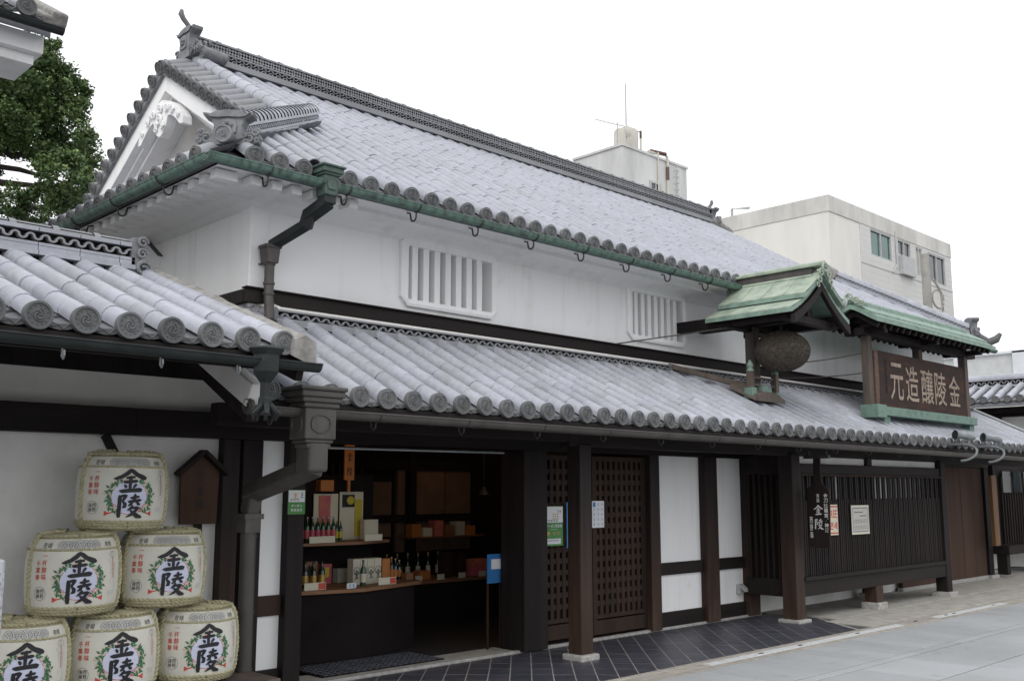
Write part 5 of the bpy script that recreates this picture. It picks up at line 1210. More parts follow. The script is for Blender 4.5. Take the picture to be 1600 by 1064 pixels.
# ================================================================== guy wires
def wire(a, b, r, lab, sag=.0, name='guy_wire'):
    a, b = Vector(a), Vector(b); m_ = MB(); m_.tube([a.lerp(b, t / 8) - Z_ * (sag * 4 * (t / 8) * (1 - t / 8)) for t in range(9)], r, 5)
    return tag(m_.build(name, 'iron'), lab, 'wire', 'guy wires of the roof signs')
wire((9.05, 7.50, 3.30), (10.36, 6.75, 3.56), .008, 'thin dark wire from the drip rail up to the canopy eave')
wire((11.2, 6.5, 3.6), (13.0, 7.54, 3.98), .008, 'short dark wire right of the cedar ball going up to the sign roof')
wire((12.2, 7.54, 3.33), (13.27, 6.5, 3.50), .008, 'upper of two wires bracing the sign post to the wall', .04)
wire((12.6, 7.54, 3.18), (13.27, 6.5, 3.22), .008, 'lower of two wires bracing the sign post to the wall', .03)

# ================================================================== paddle sign
ps = thing('paddle_sign', 'dark wooden brewing-paddle sign with white characters hanging from the eave', 'sign', (11.5, 6.33, .9))
PX_ = 11.48; f_ = flat((PX_, 6.33, .90), -Y_, Z_, -X_)
b = MB(); prof = [(-.135, .01), (-.125, 0), (.125, 0), (.135, .01), (.155, .68), (.14, .72), (.075, .76), (.05, .82), (.045, 1.09), (-.045, 1.09), (-.05, .82), (-.075, .76), (-.14, .72), (-.155, .68)]
b.prism(prof[::-1], (PX_, 6.33, .90), -Y_, Z_, (.03, 0, 0)); bl = b.build('paddle', 'wood_board', ps, bevel=.005)
b = MB(); b.box(PX_ - .01, PX_ + .045, 6.33 - .17, 6.33 + .17, 1.985, 2.025); b.box(PX_ + .0, PX_ + .03, 6.33 - .14, 6.33 - .11, 2.02, 2.08); b.box(PX_ + .0, PX_ + .03, 6.33 + .10, 6.33 + .13, 2.02, 2.08); b.build('hanger_bar', 'iron', ps)
k = MB(); brush(k, f_, KIN, .0, .455, .125, .125, .002, 1.1); brush(k, f_, RYO, .0, .285, .12, .13, .002, 1.1); text_v(k, f_, '金刀比羅宮御神酒', .105, .42, .052, .48, .02, .002); text_v(k, f_, '清酒', -.0, .60, .042, .11, .01, .002); text_v(k, f_, '西野製', -.10, .24, .042, .27, .01, .002); k.build('lettering', 'letter_white', bl)

# ================================================================== notices and posters
def poster(name, lab, x0, x1, y, z0, z1, m, cat='poster'):
    b = MB(); b.box(x0, x1, y, y + .004, z0, z1); o = tag(b.build(name, m), lab, cat); return o, flat(((x0 + x1) / 2, y - .0012, (z0 + z1) / 2), X_, Z_, -Y_)
o, f_ = poster('tax_free_notice', 'white notice with red FREE lettering partly behind the paddle sign', 11.78, 12.35, 6.535, 1.02, 1.41, 'paper_cream', 'notice')
k = MB(); text_h(k, f_, 'TAX', -.12, .075, .2, .10, .02, 0); text_h(k, f_, 'FREE', .155, .075, .235, .10, .02, 0); text_h(k, f_, '면세', .165, -.075, .21, .10, .03, 0); rect_fn(k, f_, -.285, .285, .160, .178); rect_fn(k, f_, -.285, .285, -.178, -.160); k.build('lettering', 'ink_red', o)
o, f_ = poster('framed_notice', 'grey notice with a dark line border on the slatted bay', 12.72, 13.22, 6.535, 1.01, 1.395, 'paper_grey', 'notice')
k = MB(); 
for (x0, x1, y0, y1) in ((-.2, .2, .15, .158), (-.2, .2, -.158, -.15), (-.21, -.203, -.158, .158), (.203, .21, -.158, .158)): rect_fn(k, f_, x0, x1, y0, y1)
for (x0, x1, y) in ((-.17, .08, .10), (-.02, .17, .05)): rect_fn(k, f_, x0, x1, y - .006, y + .006)
for y in (-.02, -.10):
    for i in range(8): put_glyph(k, f_, '※', -.16 + .045 * i, y, .03, .05)
k.build('lettering', 'ink_grey', o)
b = MB(); rect_fn(b, f_, -.25, .25, -.192, -.170); rect_fn(b, f_, -.25, .25, .172, .192); b.build('margin', 'paper_cream', o)
o, f_ = poster('green_coupon_poster', 'green and white coupon poster on the left lattice door', 7.66, 7.93, GY - .01, 1.02, 1.43, 'paper_green')
k = MB(); rect_fn(k, f_, -.132, .132, .035, .20); rect_fn(k, f_, -.12, .10, -.185, -.13); text_h(k, f_, 'クーポン取扱店', 0, .0, .24, .034, .02, .0003); text_h(k, f_, 'クーポン', .0, -.035, .12, .014, 0, .0003); k.build('print', 'paper', o)
k = MB(); text_h(k, f_, '※※※', .02, .10, .10, .06, .02, .0008); text_h(k, f_, '※※', .03, -.075, .12, .03, .02, .0008); disc_fn(k, f_, -.09, -.075, .02, .0008, 12, 1); k.build('print', 'gold', o)
k = MB(); text_h(k, f_, '※※※※', -.02, .055, .16, .022, .01, .0008); text_h(k, f_, '※※※※※※※', -.02, -.15, .18, .016, 0, .0008); text_h(k, f_, '※※', .08, .15, .06, .025, 0, .0008); k.build('print', 'ink', o)
o, f_ = poster('blue_banner', 'narrow blue vertical banner beside the eave post', 7.985, 8.055, GY - .015, .99, 1.47, 'blue_banner', 'banner')
k = MB(); rect_fn(k, f_, .012, .034, -.16, -.02); rect_fn(k, f_, .005, .034, -.235, -.18); k.build('print', 'paper', o)
o, f_ = poster('blue_grid_leaflet', 'pale blue leaflet with a grid of small pictograms on the right lattice door', 8.40, 8.60, GY - .012, 1.19, 1.48, 'paper')
k = MB(); rect_fn(k, f_, -.085, -.045, .08, .13); 
for i in range(3):
    for j in range(5):
        if (i, j) != (0, 0): put_glyph(k, f_, '※', -.065 + .065 * i, .105 - .053 * j, .026, .026)
k.build('print', 'paper_blue', o)
o, f_ = poster('coupon_card', 'small white and green coupon card on the post left of the entrance', 4.535, 4.70, GY - .065, 1.40, 1.60, 'paper_green', 'card')
k = MB(); rect_fn(k, f_, -.078, .078, .0, .096); text_h(k, f_, 'クーポン', 0, -.03, .11, .022, .02, 0); text_h(k, f_, '取扱店舗', 0, -.065, .11, .022, .02, 0); k.build('print', 'paper', o)
k = MB(); put_glyph(k, f_, '※', -.01, .05, .05, .045, .02, .001); k.build('print', 'gold', o); k = MB(); text_h(k, f_, '※※※', -.02, .018, .09, .014, .0, .001); put_glyph(k, f_, '※', .05, .055, .025, .04, 0, .001); k.build('print', 'ink', o)
# outlet box with cable
ob = thing('outlet_box', 'small grey outdoor outlet box low on the white panel', 'outlet', (11.26, GY, .28))
b = MB(); b.box(11.21, 11.31, GY - .03, GY + .03, .29, .41); b.build('box', 'alu', ob, bevel=.006); b = MB(); b.prism([(0, 0), (.06, -.04), (.06, .0), (0, .045)], (11.23, GY - .03, .36), -Y_, Z_, (.07, 0, 0)); b.build('cover', 'alu', ob)
b = MB(); b.tube([(11.33, GY - .01, .33), (11.38, GY - .075, .42), (11.385, GY - .08, 1.2), (11.385, GY - .08, 2.0)], .006, 6); b.build('cable', 'wood_brown', ob)
# floodlights on curved arms
for i, (x, lab) in enumerate(((14.82, 'left one of two grey floodlights on the eave under the signboard'), (15.85, 'right one of two grey floodlights on the eave under the signboard'))):
    fl = thing('floodlight', lab, 'floodlight', (x, 5.85, 2.2), 'floodlights aimed at the signboard'); y, z = 5.80, 2.36
    b = MB(); d = Vector((-.75, .45, .12)).normalized(); c = Vector((x, y, z)); b.tube([c + d * q for q in (-.16, -.13, -.08, -.03, .0, .05, .10, .15, .17)], [.02, .042, .050, .046, .036, .042, .052, .064, .064], 14); b.build('lamp_housing', 'grey_paint', fl, smooth=40)
    b = MB(); b.tube([c + d * .171, c + d * .173], .07, 14); b.build('lens', 'glass_dark', fl)
    b = MB(); b.tube([c - d * .05, c - d * .05 - Z_ * .10], .022, 8); b.box(x - .16, x + .14, y - .03, y + .16, z - .125, z - .10); b.build('bracket', 'grey_paint', fl)
    b = MB(); b.tube([(x + .02 - .13 * (1 - math.cos(t * .26)) / 1.6, y + .03 - .20 * math.sin(t * .26), z - .12 - .115 * (1 - math.cos(t * .26))) for t in range(13)], .018, 10); b.build('curved_arm', 'grey_paint', fl, smooth=60)

# ================================================================== inside the shop
ORD = ['leftmost', 'second', 'third', 'fourth', 'fifth', 'sixth', 'seventh', 'eighth', 'ninth', 'tenth', 'eleventh']
def nth(k, n): return 'leftmost' if k == 0 else 'rightmost' if k == n - 1 else ORD[k]
def thing_box(name, lab, cat, x0, x1, y0, y1, z0, z1, m, group=None): b = MB(); b.box(x0, x1, y0, y1, z0, z1); return tag(b.build(name, m, bevel=.003), lab, cat, group)
ct = thing('display_counter', 'dark bow-fronted counter with a wooden top just inside the entrance', 'counter', (5.9, 8.5, 0))
b = MB(); b.prism([(5.0, 8.30), (5.9, 8.12), (6.75, 8.36), (7.0, 8.9), (5.0, 8.9)], (0, 0, 0), X_, Y_, (0, 0, .63)); b.build('body', 'ceil_in', ct, bevel=.004)
b = MB(); b.prism([(4.98, 8.25), (5.9, 8.06), (6.80, 8.31), (7.05, 8.92), (4.98, 8.92)], (0, 0, .63), X_, Y_, (0, 0, .035)); b.build('top', 'wood_light', ct, bevel=.004)
b = MB(); b.prism([(5.0, 8.55), (6.1, 8.42), (6.6, 8.60), (6.6, 8.92), (5.0, 8.92)], (0, 0, 1.055), X_, Y_, (0, 0, .03)); b.build('shelf', 'wood_light', ct, bevel=.004)
b = MB(); b.box(5.0, 6.6, 8.90, 8.93, .66, 1.75); b.build('back_panel', 'ceil_in', ct)
def bottle(name, lab, x, y, z, h, r, m, cap='gold', group=None, label='gold', par=None):
    t = thing(name, lab, 'bottle', (x, y, z), group); b = MB(); b.lathe([(.001, 0), (r, 0), (r, h * .58), (r * .9, h * .66), (r * .38, h * .80), (r * .34, h * .93), (r * .34, h * .95)], (x, y, z), 12); b.build('glass', m, t, smooth=40)
    b = MB(); b.lathe([(r * .38, h * .93), (r * .38, h), (.001, h)], (x, y, z), 10); b.build('cap', cap, t)
    if label: b = MB(); b.lathe([(r * 1.02, h * .15), (r * 1.02, h * .48)], (x, y, z), 12); b.build('bottle_label', label, t, smooth=40)
for k in range(5): bottle('sake_bottle', nth(k, 5) + ' of the blue sake bottles at the left of the upper shelf', 5.14 + .075 * k, 8.66, 1.085, .30, .034, 'glass_blue', 'paper', 'blue bottles on the upper shelf', None)
for k in range(7): bottle('sake_bottle', nth(k, 7) + ' of the small pink-labelled bottles on the upper shelf', 5.53 + .062 * k, 8.62, 1.085, .25, .025, 'glass_greenb', 'metal_grey', 'pink labelled bottles on the upper shelf', 'paper_pink')
for k in range(4): bottle('sake_bottle', nth(k, 4) + ' of the dark gold-labelled sake bottles on the counter', 5.36 + .095 * k, 8.42, .665, .25, .033, 'glass_bottle', 'ink', 'dark gold labelled bottles on the counter', 'gold')
bottle('sake_bottle', 'green glass sake bottle in front of the white cartons', 6.02, 8.26, .665, .25, .028, 'glass_greenb', 'ink', None, 'paper_cream')
for k in range(4):
    t = thing_box('sake_carton', nth(k, 4) + ' of the tall white sake cartons with black brush lettering', 'carton', 6.0 + .088 * k, 6.084 + .088 * k, 8.40, 8.50, .665, .915, 'paper_cream', 'white cartons on the counter')
    f_ = flat((6.042 + .088 * k, 8.397, .785), X_, Z_, -Y_); q = MB(); brush(q, f_, KIN, 0, -.02, .07, .09, .001, 1.1); ring_fn(q, f_, 0, .015, .034, .038, .003, 16); q.build('lettering', 'ink', t)
thing_box('sake_carton', 'grey sake carton at the left end of the counter', 'carton', 5.10, 5.28, 8.40, 8.50, .665, .92, 'paper_grey'); thing_box('sake_carton', 'orange-brown carton right of the white cartons', 'carton', 6.40, 6.50, 8.45, 8.55, .665, .90, 'wood_orange')
for (x, w_, lab) in ((5.32, .24, 'price card with red end in front of the dark bottles'), (6.18, .22, 'price card with red end in front of the white cartons')):
    t = thing_box('price_card', lab, 'price card', x, x + w_, 8.215, 8.225, .665, .735, 'paper_cream'); b = MB(); b.box(x + w_ * .64, x + w_ * .97, 8.212, 8.215, .672, .728); b.build('red_block', 'ink_red', t)
t = thing_box('price_card', 'small white card with blue print at the counter front', 'price card', 5.74, 5.85, 8.13, 8.14, .665, .715, 'paper'); f_ = flat((5.795, 8.129, .69), X_, Z_, -Y_); q = MB(); text_h(q, f_, '※※', 0, 0, .08, .03, .02, .001); q.build('print', 'paper_blue', t)
thing_box('price_card', 'cream price card below the pink bottles', 'price card', 5.52, 5.82, 8.46, 8.47, 1.085, 1.15, 'paper_cream'); thing_box('price_card', 'tilted pale orange card at the right of the upper shelf', 'price card', 6.18, 6.40, 8.46, 8.47, 1.085, 1.15, 'paper_cream')
t = thing_box('product_poster', 'pink and white product poster standing on the upper shelf', 'poster', 5.82, 6.12, 8.86, 8.87, 1.085, 1.56, 'paper_cream'); b = MB(); b.box(5.88, 6.02, 8.852, 8.86, 1.25, 1.54); b.build('pink_panel', 'paper_pink', t)
t = thing_box('product_poster', 'yellow and white product poster with a lemon on the upper shelf', 'poster', 6.14, 6.44, 8.86, 8.87, 1.085, 1.58, 'paper_cream'); b = MB(); b.box(6.33, 6.42, 8.852, 8.86, 1.12, 1.5); b.build('yellow_panel', 'paper_yellow', t); b = MB(); b.box(6.17, 6.32, 8.85, 8.858, 1.42, 1.55); b.build('dark_panel', 'ink', t); b = MB(); b.ball((6.27, 8.85, 1.49), .05, .006, .045, 12, 6); b.build('lemon', 'paper_yellow', t)
thing_box('sake_carton', 'pale green pinstriped carton at the right of the upper shelf', 'carton', 6.36, 6.54, 8.72, 8.80, 1.085, 1.29, 'paper_cream')
os_ = thing('orange_shop_sign', 'narrow orange wooden sign with black characters hanging inside', 'sign', (5.94, 8.7, 1.68)); b = MB(); b.box(6.08, 6.20, 8.70, 8.72, 1.70, 2.08); t = b.build('board', 'wood_orange', os_); b = MB(); b.box(6.125, 6.155, 8.70, 8.72, 1.58, 1.70); b.build('stem', 'wood_orange', os_)
f_ = flat((6.14, 8.698, 1.88), X_, Z_, -Y_); q = MB(); brush(q, f_, KIN, 0, .06, .075, .085, .001); brush(q, f_, RYO, 0, -.09, .07, .085, .001); q.build('lettering', 'ink', t)
thing_box('orange_box', 'small orange wooden box on top of the posters', 'box', 5.86, 6.02, 8.80, 8.90, 1.585, 1.70, 'wood_orange')
c2 = thing('tasting_counter', 'dark counter with a thin wooden top at the back of the shop', 'counter', (8.2, 9.6, 0)); b = MB(); b.box(7.4, 9.45, 9.45, 10.0, 0, .50); b.build('body', 'ceil_in', c2); b = MB(); b.box(7.38, 9.47, 9.40, 10.0, .50, .535); b.build('top', 'wood_light', c2)
for (x, w_, h, m, lab) in ((7.80, .16, .10, 'wood_orange', 'low wooden box at the left of the back counter'), (8.20, .14, .30, 'wood_brown', 'brown paper bag on the back counter'), (8.42, .10, .28, 'wood_brown', 'slim brown bag on the back counter'), (8.66, .26, .20, 'paper_pink', 'reddish gift box on the back counter')): thing_box('gift_box', lab, 'box', x, x + w_, 9.55, 9.70, .535, .535 + h, m)
for k in range(4): bottle('small_bottle', nth(k, 4) + ' of the little amber bottles on the back counter', 9.08 + .07 * k, 9.6, .535, .20, .026, 'wood_orange', 'gold', 'amber bottles on the back counter', None)
bl_ = thing('blue_stand_sign', 'blue square sign leaning inside the entrance by the thick post', 'sign', (7.12, 7.75, .55)); b = MB(); b.box(7.10, 7.36, 7.62, 7.63, .66, .95); t = b.build('board', 'paper_blue', bl_); b = MB(); b.box(7.15, 7.31, 7.612, 7.62, .80, .90); b.build('print', 'paper', t); b = MB(); b.box(7.12, 7.14, 7.64, 7.66, 0, .66); b.build('leg', 'wood_brown', bl_); b = MB(); b.box(7.30, 7.32, 7.64, 7.66, 0, .66); b.build('leg', 'wood_brown', bl_)
mt_ = thing('door_mat', 'patterned grey rubber door mat inside the entrance', 'door mat', (5.8, 7.9, 0)); b = MB(); b.prism([(5.05, 7.48), (6.42, 7.48), (6.42, 8.05), (5.05, 8.05)], (0, 0, .013), X_, Y_, (0, 0, .008)); mm = b.build('base', 'ceil_in', mt_)
b = MB()
for i in range(20):
    for j in range(8): x, y = 5.08 + .067 * i, 7.50 + .068 * j; b.box(x, x + .05, y, y + .045, .02, .028)
b.build('tread', 'mat_rubber', mt_)
# lamps of the shop
lm = thing('pendant_lamp', 'small dark pendant lamp hanging inside the shop', 'lamp', (8.6, 9.3, 1.3)); b = MB(); b.tube([(8.6, 9.3, 2.5), (8.6, 9.3, 1.62)], .006, 6); b.lathe([(.02, .1), (.03, .06), (.07, 0)], (8.6, 9.3, 1.54), 14); b.build('shade', 'iron', lm, smooth=50)
for (x, y, e, lab) in ((5.7, 8.0, 3.2, 'small ceiling spotlight above the bow-fronted counter'), (8.7, 9.2, 4.0, 'small ceiling spotlight above the back counter')):
    t = thing('ceiling_spotlight', lab, 'spotlight', (x, y, 2.36), 'ceiling spotlights of the shop'); b = MB(); b.lathe([(.035, .12), (.04, .11), (.045, .0)], (x, y, 2.38), 12); b.build('housing', 'iron', t, smooth=40)
    ld = bpy.data.lights.new('shop_lamp', 'POINT'); ld.energy = e; ld.color = (1.0, .62, .32); ld.shadow_soft_size = .03; lo = bpy.data.objects.new('shop_lamp', ld); col.objects.link(lo); lo.parent = t; lo.location = (0, 0, -.03)
# more goods on the shelves
rg_ = random.Random(21); MS = ['paper_cream', 'wood_orange', 'paper_grey', 'wood_light', 'paper_pink', 'paper_cream', 'wood_brown', 'paper_yellow']
for k in range(9):
    x = 5.08 + .19 * k; h_ = rg_.uniform(.14, .25); t = thing_box('gift_pack', nth(k, 9) + ' of the boxed packs at the back of the counter', 'box', x, x + rg_.uniform(.10, .16), 8.70, 8.80, .665, .665 + h_, MS[k % 8], 'boxed packs at the back of the counter')
    b = MB(); b.box(x + .02, x + .08, 8.697, 8.70, .69 + h_ * .2, .68 + h_ * .75); b.build('pack_label', MS[(k + 3) % 8], t)
for k in range(6): bottle('sake_bottle', nth(k, 6) + ' of the tall dark bottles behind the back counter boxes', 7.5 + .16 * k, 9.82, .535, .30, .03, 'glass_bottle', 'gold', 'tall bottles on the back counter', 'paper_cream')
for k in range(5): x = 7.62 + .34 * k; thing_box('price_card', nth(k, 5) + ' of the cream price cards along the back counter edge', 'price card', x, x + .11, 9.42, 9.43, .535, .60, 'paper_cream', 'price cards on the back counter')
for k in range(5): bottle('sake_bottle', nth(k, 5) + ' of the clear little bottles behind the price card', 5.86 + .05 * k, 8.72, 1.085, .20, .02, 'glass_greenb', 'gold', 'little bottles right of the pink ones', 'paper_yellow')
for k in range(3): bottle('sake_bottle', ('left', 'middle', 'right')[k] + ' one of three brown bottles at the right end of the counter', 6.60 + .075 * k, 8.56 + .03 * k, .665, .24 - .02 * k, .03, 'glass_bottle', 'gold', 'brown bottles at the counter end', 'wood_orange')
thing_box('wooden_sake_cup', 'square wooden sake cup at the right end of the counter', 'cup', 6.74, 6.83, 8.48, 8.57, .665, .735, 'wood_light')
ls = thing('lattice_screen', 'dark wooden lattice screen at the back of the shop', 'screen', (7.3, 10.4, 0))
for k in range(9): b = MB(); b.box(6.62 + .11 * k, 6.65 + .11 * k, 10.38, 10.41, .3, 1.9); b.build('lattice_bar', 'wood_brown', ls)
for k in range(9): b = MB(); b.box(6.6, 7.55, 10.41, 10.43, .4 + .17 * k, .43 + .17 * k); b.build('lattice_bar', 'wood_brown', ls)
sh_ = thing('wall_shelf', 'long low shelf of gift packs at the back right of the shop', 'shelf', (8.9, 10.3, .7)); b = MB(); b.box(8.2, 9.45, 10.2, 10.5, .98, 1.0); b.build('board', 'wood_light', sh_)
for k in range(6): thing_box('gift_pack', nth(k, 6) + ' of the small gift packs on the back shelf', 'box', 8.25 + .19 * k, 8.40 + .19 * k, 10.28, 10.42, 1.0, 1.0 + (.16, .11, .20, .13, .18, .12)[k], ('wood_orange', 'paper_cream', 'paper_pink', 'wood_light', 'paper_grey', 'wood_orange')[k], 'gift packs on the back shelf')
# ================================================================== buildings behind
def far_building(): pass
cb_ = thing('concrete_building', 'grey concrete rooftop block with a water tank behind the main ridge', 'building', (40, 30, 0))
X0, X1, Y0, Y1, ZT = 36.9, 42.2, 30, 33.2, 18.3
b = MB(); b.box(X0, X1, Y0, Y1, 0, ZT); b.build('wall', 'conc_far', cb_)
b = MB(); b.box(X0 - .06, X1 + .06, Y0 - .06, Y1 + .06, ZT, ZT + .12); b.box(X1 - .9, X1 - .85, Y0 - .05, Y0, 12, ZT); b.build('coping', 'conc_far', cb_)
wd = MB(); wd.box(39.1, 39.8, Y0 - .02, Y0 + .1, 15.9, 16.9); wd = wd.build('window', 'glass_dark', cb_); b = MB()
for (x0, x1, z0, z1) in ((39.0, 39.1, 15.8, 17.0), (39.8, 39.9, 15.8, 17.0), (39.1, 39.8, 16.9, 17.0), (39.1, 39.8, 15.8, 15.9), (39.43, 39.49, 15.9, 16.9)): b.box(x0, x1, Y0 - .06, Y0 + .04, z0, z1)
b.build('window_frame', 'alu', wd)
wt = MB(); wt.lathe([(.001, 0), (.62, 0), (.62, 1.0), (.58, 1.12), (.3, 1.2), (.001, 1.22)], (38.3, 30.9, ZT + .22), 20); wt.build('water_tank', 'frp', cb_, smooth=40)
b = MB(); b.box(37.8, 38.9, 30.4, 31.4, ZT + .10, ZT + .22); b.build('tank_base', 'rust', cb_)
b = MB(); b.tube([(38.75, 30.3, ZT + .2), (38.75, 30.3, ZT + 1.25), (38.6, 30.6, ZT + 1.35)], .05, 6); b.tube([(39.2, 30.2, ZT + .3), (40.4, 30.0, ZT + .35), (40.45, 29.93, ZT + .2), (40.45, 29.93, 14)], .08, 6); b.tube([(39.7, 29.95, ZT + .3), (39.7, 29.95, 14)], .05, 6); b.build('pipe', 'frp', cb_, smooth=50)
b = MB(); b.tube([(40.3, 29.9, ZT + .35), (39.4, 30.2, ZT + .4)], .09, 6); b.tube([(40.45, 29.93, ZT - 1.0), (40.45, 29.93, ZT - .3)], .09, 6); b.tube([(38.75, 30.3, ZT + .9), (38.75, 30.3, ZT + 1.3)], .06, 6); b.build('pipe_joint', 'rust', cb_)
b = MB()
for k in range(10): b.box(41.0, 41.4, Y0 - .12, Y0 - .08, 15 + .33 * k, 15.04 + .33 * k)
b.build('ladder', 'alu', cb_)
an = thing('roof_antenna', 'tall thin antenna mast with a yagi aerial on the concrete block', 'antenna', (37.3, 30.2, ZT)); b = MB(); b.tube([(37.35, 30.1, ZT - 3), (37.35, 30.1, ZT + 3.35)], [.045, .03], 6); b.build('mast', 'alu', an)
b = MB(); b.tube([(36.9, 30.3, ZT), (36.9, 30.3, ZT + 1.3)], .025, 5); b.tube([(35.6, 30.6, ZT + 1.15), (37.7, 30.1, ZT + 1.15)], .018, 5)
for k in range(7): x = 35.7 + .28 * k; b.tube([(x, 30.55 - .24 * .28 * k - .2, ZT + 1.15), (x, 30.55 - .24 * .28 * k + .2, ZT + 1.15)], .01, 4)
b.build('aerial', 'alu', an); b = MB(); b.lathe([(.3, .0), (.22, .06), (.001, .09)], (37.35, 30.0, ZT + .85), 16, '-Y'); b.build('dish', 'frp', an, smooth=50)
# tan block
tb_ = thing('tan_building', 'beige concrete and white tiled office block with top floor windows at the right', 'building', (50, 27, 0))
TY, XA, XB, XC, ZP = 22.0, 41.9, 44.9, 55.6, 14.95
b = MB(); b.prism([(XA + .03, TY - .06), (XA + .03, TY + 12), (XC, TY + 12), (XC, TY + .06), (XB, TY + .06), (XB, TY - .06)][::-1], (0, 0, 0), X_, Y_, (0, 0, ZP - .6)); b.build('wall', 'tan_wall', tb_)
b = MB(); b.prism([(XA, TY - .1), (XA, TY + 12), (XC + .05, TY + 12), (XC + .05, TY - .1)][::-1], (0, 0, ZP - .59), X_, Y_, (0, 0, .78)); b.build('parapet', 'tan_parapet', tb_)
wl = [(46.0, 48.3, 12.95, 14.3, 'glass_green'), (49.0, 50.5, 13.45, 14.3, 'glass_dark'), (51.1, 51.9, 12.7, 14.25, 'frp'), (52.6, 54.8, 12.6, 14.2, 'glass_dark')]
b = MB(); wall_holes(b, XB + .02, XC, TY - .08, TY + .05, 0, ZP - .6, [(a, c, d_, e) for a, c, d_, e, _ in wl]); fac = b.build('tiled_front', 'tan_tile', tb_)
for (x0, x1, z0, z1, m) in wl:
    w_ = MB(); w_.box(x0, x1, TY + .02, TY + .04, z0, z1); w_ = w_.build('window', m, tb_); b = MB()
    for (a, c, d_, e) in ((x0, x0 + .08, z0, z1), (x1 - .08, x1, z0, z1), (x0 + .08, x1 - .08, z1 - .08, z1), (x0 + .08, x1 - .08, z0, z0 + .08), ((x0 + x1) / 2 - .04, (x0 + x1) / 2 + .04, z0 + .08, z1 - .08)): b.box(a, c, TY - .06, TY + .02, d_, e)
    b.build('window_frame', 'alu', w_)
b = MB()
def seg_line(z0, z1, y0, y1):
    x = XB + .02
    for (a_, c_, d_, e_, _) in wl:
        if z1 > d_ and z0 < e_: b.box(x, a_, y0, y1, z0, z1); x = c_
    b.box(x, XC, y0, y1, z0, z1)
z_ = 6.0
while z_ < ZP - .62: seg_line(z_, z_ + .025, TY - .083, TY - .08); z_ += .29
b.build('tile_joints', 'conc_far', fac)
b = MB()
for zj in (9.6, 12.4): b.box(XB + .02, XC, TY - .10, TY - .084, zj, zj + .05)
b.build('floor_joint', 'alu', fac)
b = MB(); b.box(49.0, 50.5, TY - .3, TY - .06, 12.45, 13.42); b.build('window_louvre', 'alu', tb_); b = MB(); b.tube([(XA + .15, TY + 5.2, 8), (XA + .15, TY + 5.2, ZP + .6), (XA + .15, TY + 4.2, ZP + .45)], .07, 8); b.build('vent_pipe', 'alu', tb_)
b = MB(); b.lathe([(.12, 0), (.12, .06), (.001, .07)], (XA + .24, TY + 4.0, 13.2), 12, '-X'); b.build('wall_vent', 'rust', tb_)
b = MB(); b.tube([(48.7, TY - .12, 14.6), (48.7, TY - .14, 12.9), (48.2, TY - .12, 12.4)], .05, 6); b.build('cable_duct', 'alu', tb_)
# utility pole
up = thing('utility_pole', 'grey concrete utility pole with coiled cables in front of the tan block', 'utility pole', (36.2, 15.2, 0))
b = MB(); b.tube([(36.2, 15.2, 0), (36.2, 15.2, 10.2)], [.20, .15], 12); b.build('pole', 'pole_grey', up, smooth=50); b = MB(); b.tube([(36.5, 15.1, 0), (36.5, 15.1, 7.8)], .06, 8); b.build('riser', 'frp', up)
b = MB(); 
for (cx, z, r) in ((36.9, 7.6, .35), (37.05, 6.7, .28), (36.9, 8.6, .5)): b.tube([(cx + r * math.cos(t * .5), 15.1, z + r * .7 * math.sin(t * .5)) for t in range(13)], .04, 5)
b.tube([(36.6, 15.1, 9.3), (37.2, 15.1, 8.9), (37.3, 15.1, 8.2), (36.5, 15.1, 8.0)], .04, 6); b.build('coiled_cable', 'pole_grey', up)
# tiled house to the right
rh = thing('tiled_house', 'white walled house with grey barrel tiles beyond the right end of the brewery', 'building', (24, 9, 0))
HX, HZ = 22.0, 3.48
b = MB(); b.box(22.75, 30, 2.0, 14, 0, 3.35); b.build('wall', 'plaster', rh)
b = MB(); P = [(HX, 14.2, HZ), (HX, 1.8, HZ), (23.05, 1.8, HZ + .42), (23.05, 14.2, HZ + .42)]; q = [Vector(p) - Z_ * .08 for p in P]; l = [Vector(p) - Z_ * .16 for p in P]; b.add(q + l, [(0, 1, 2, 3), (7, 6, 5, 4)] + [(i, i + 4, (i + 1) % 4 + 4, (i + 1) % 4) for i in range(4)]); hr2 = b.build('roof', 'tile_pan', rh)
rf = Roof(-Y_, X_, .4, (HX, 0, HZ)); tile_roof(rf, hr2, [(-(5.0 + .245 * k), .98) for k in range(26)], .24, .245, pick=lambda a, k: True, fine=False)
b = MB(); b.box(22.95, 23.3, 1.8, 14.2, HZ + .35, HZ + .52); b.build('house_ridge', 'ceil_in', rh); b = MB(); b.box(22.88, 23.4, 1.8, 14.2, HZ + .34, HZ + .38); b.box(22.90, 23.4, 1.8, 14.2, HZ + .50, HZ + .55); b.tube([(23.1, 1.8, HZ + .56), (23.1, 14.2, HZ + .56)], .08, 8); b.build('ridge_course', 'tile', rh)
b = MB(); wave_band(b, (22.95, 1.8, HZ + .445), Y_, Z_, -X_, 12.4, .12, .025, .02, .03); b.build('wave_tiles', 'tile_old', rh)
b = MB(); b.box(22.62, 22.76, 1.9, 14, 3.15, 3.36); b.box(22.3, 22.36, 1.9, 14, 3.22, 3.32); b.build('eave_beam', 'wood_dark', rh)
for y in (6.4, 8.1, 9.9): b = MB(); b.box(22.64, 22.75, y, y + .16, 0, 3.15); b.build('post', 'wood_dark', rh)
gw = thing('grey_roof_fence', 'pale grey panel parapet behind the tiled house at the right edge', 'parapet', (30, 9, 0)); b = MB(); b.box(30, 30.1, 4, 20, 4.3, 5.45); b.build('panel', 'alu', gw); b = MB()
for y in (8.2, 9.8, 11.8, 13.4): b.box(29.9, 29.997, y, y + (.45 if y == 9.8 else .1), 4.3, 5.5)
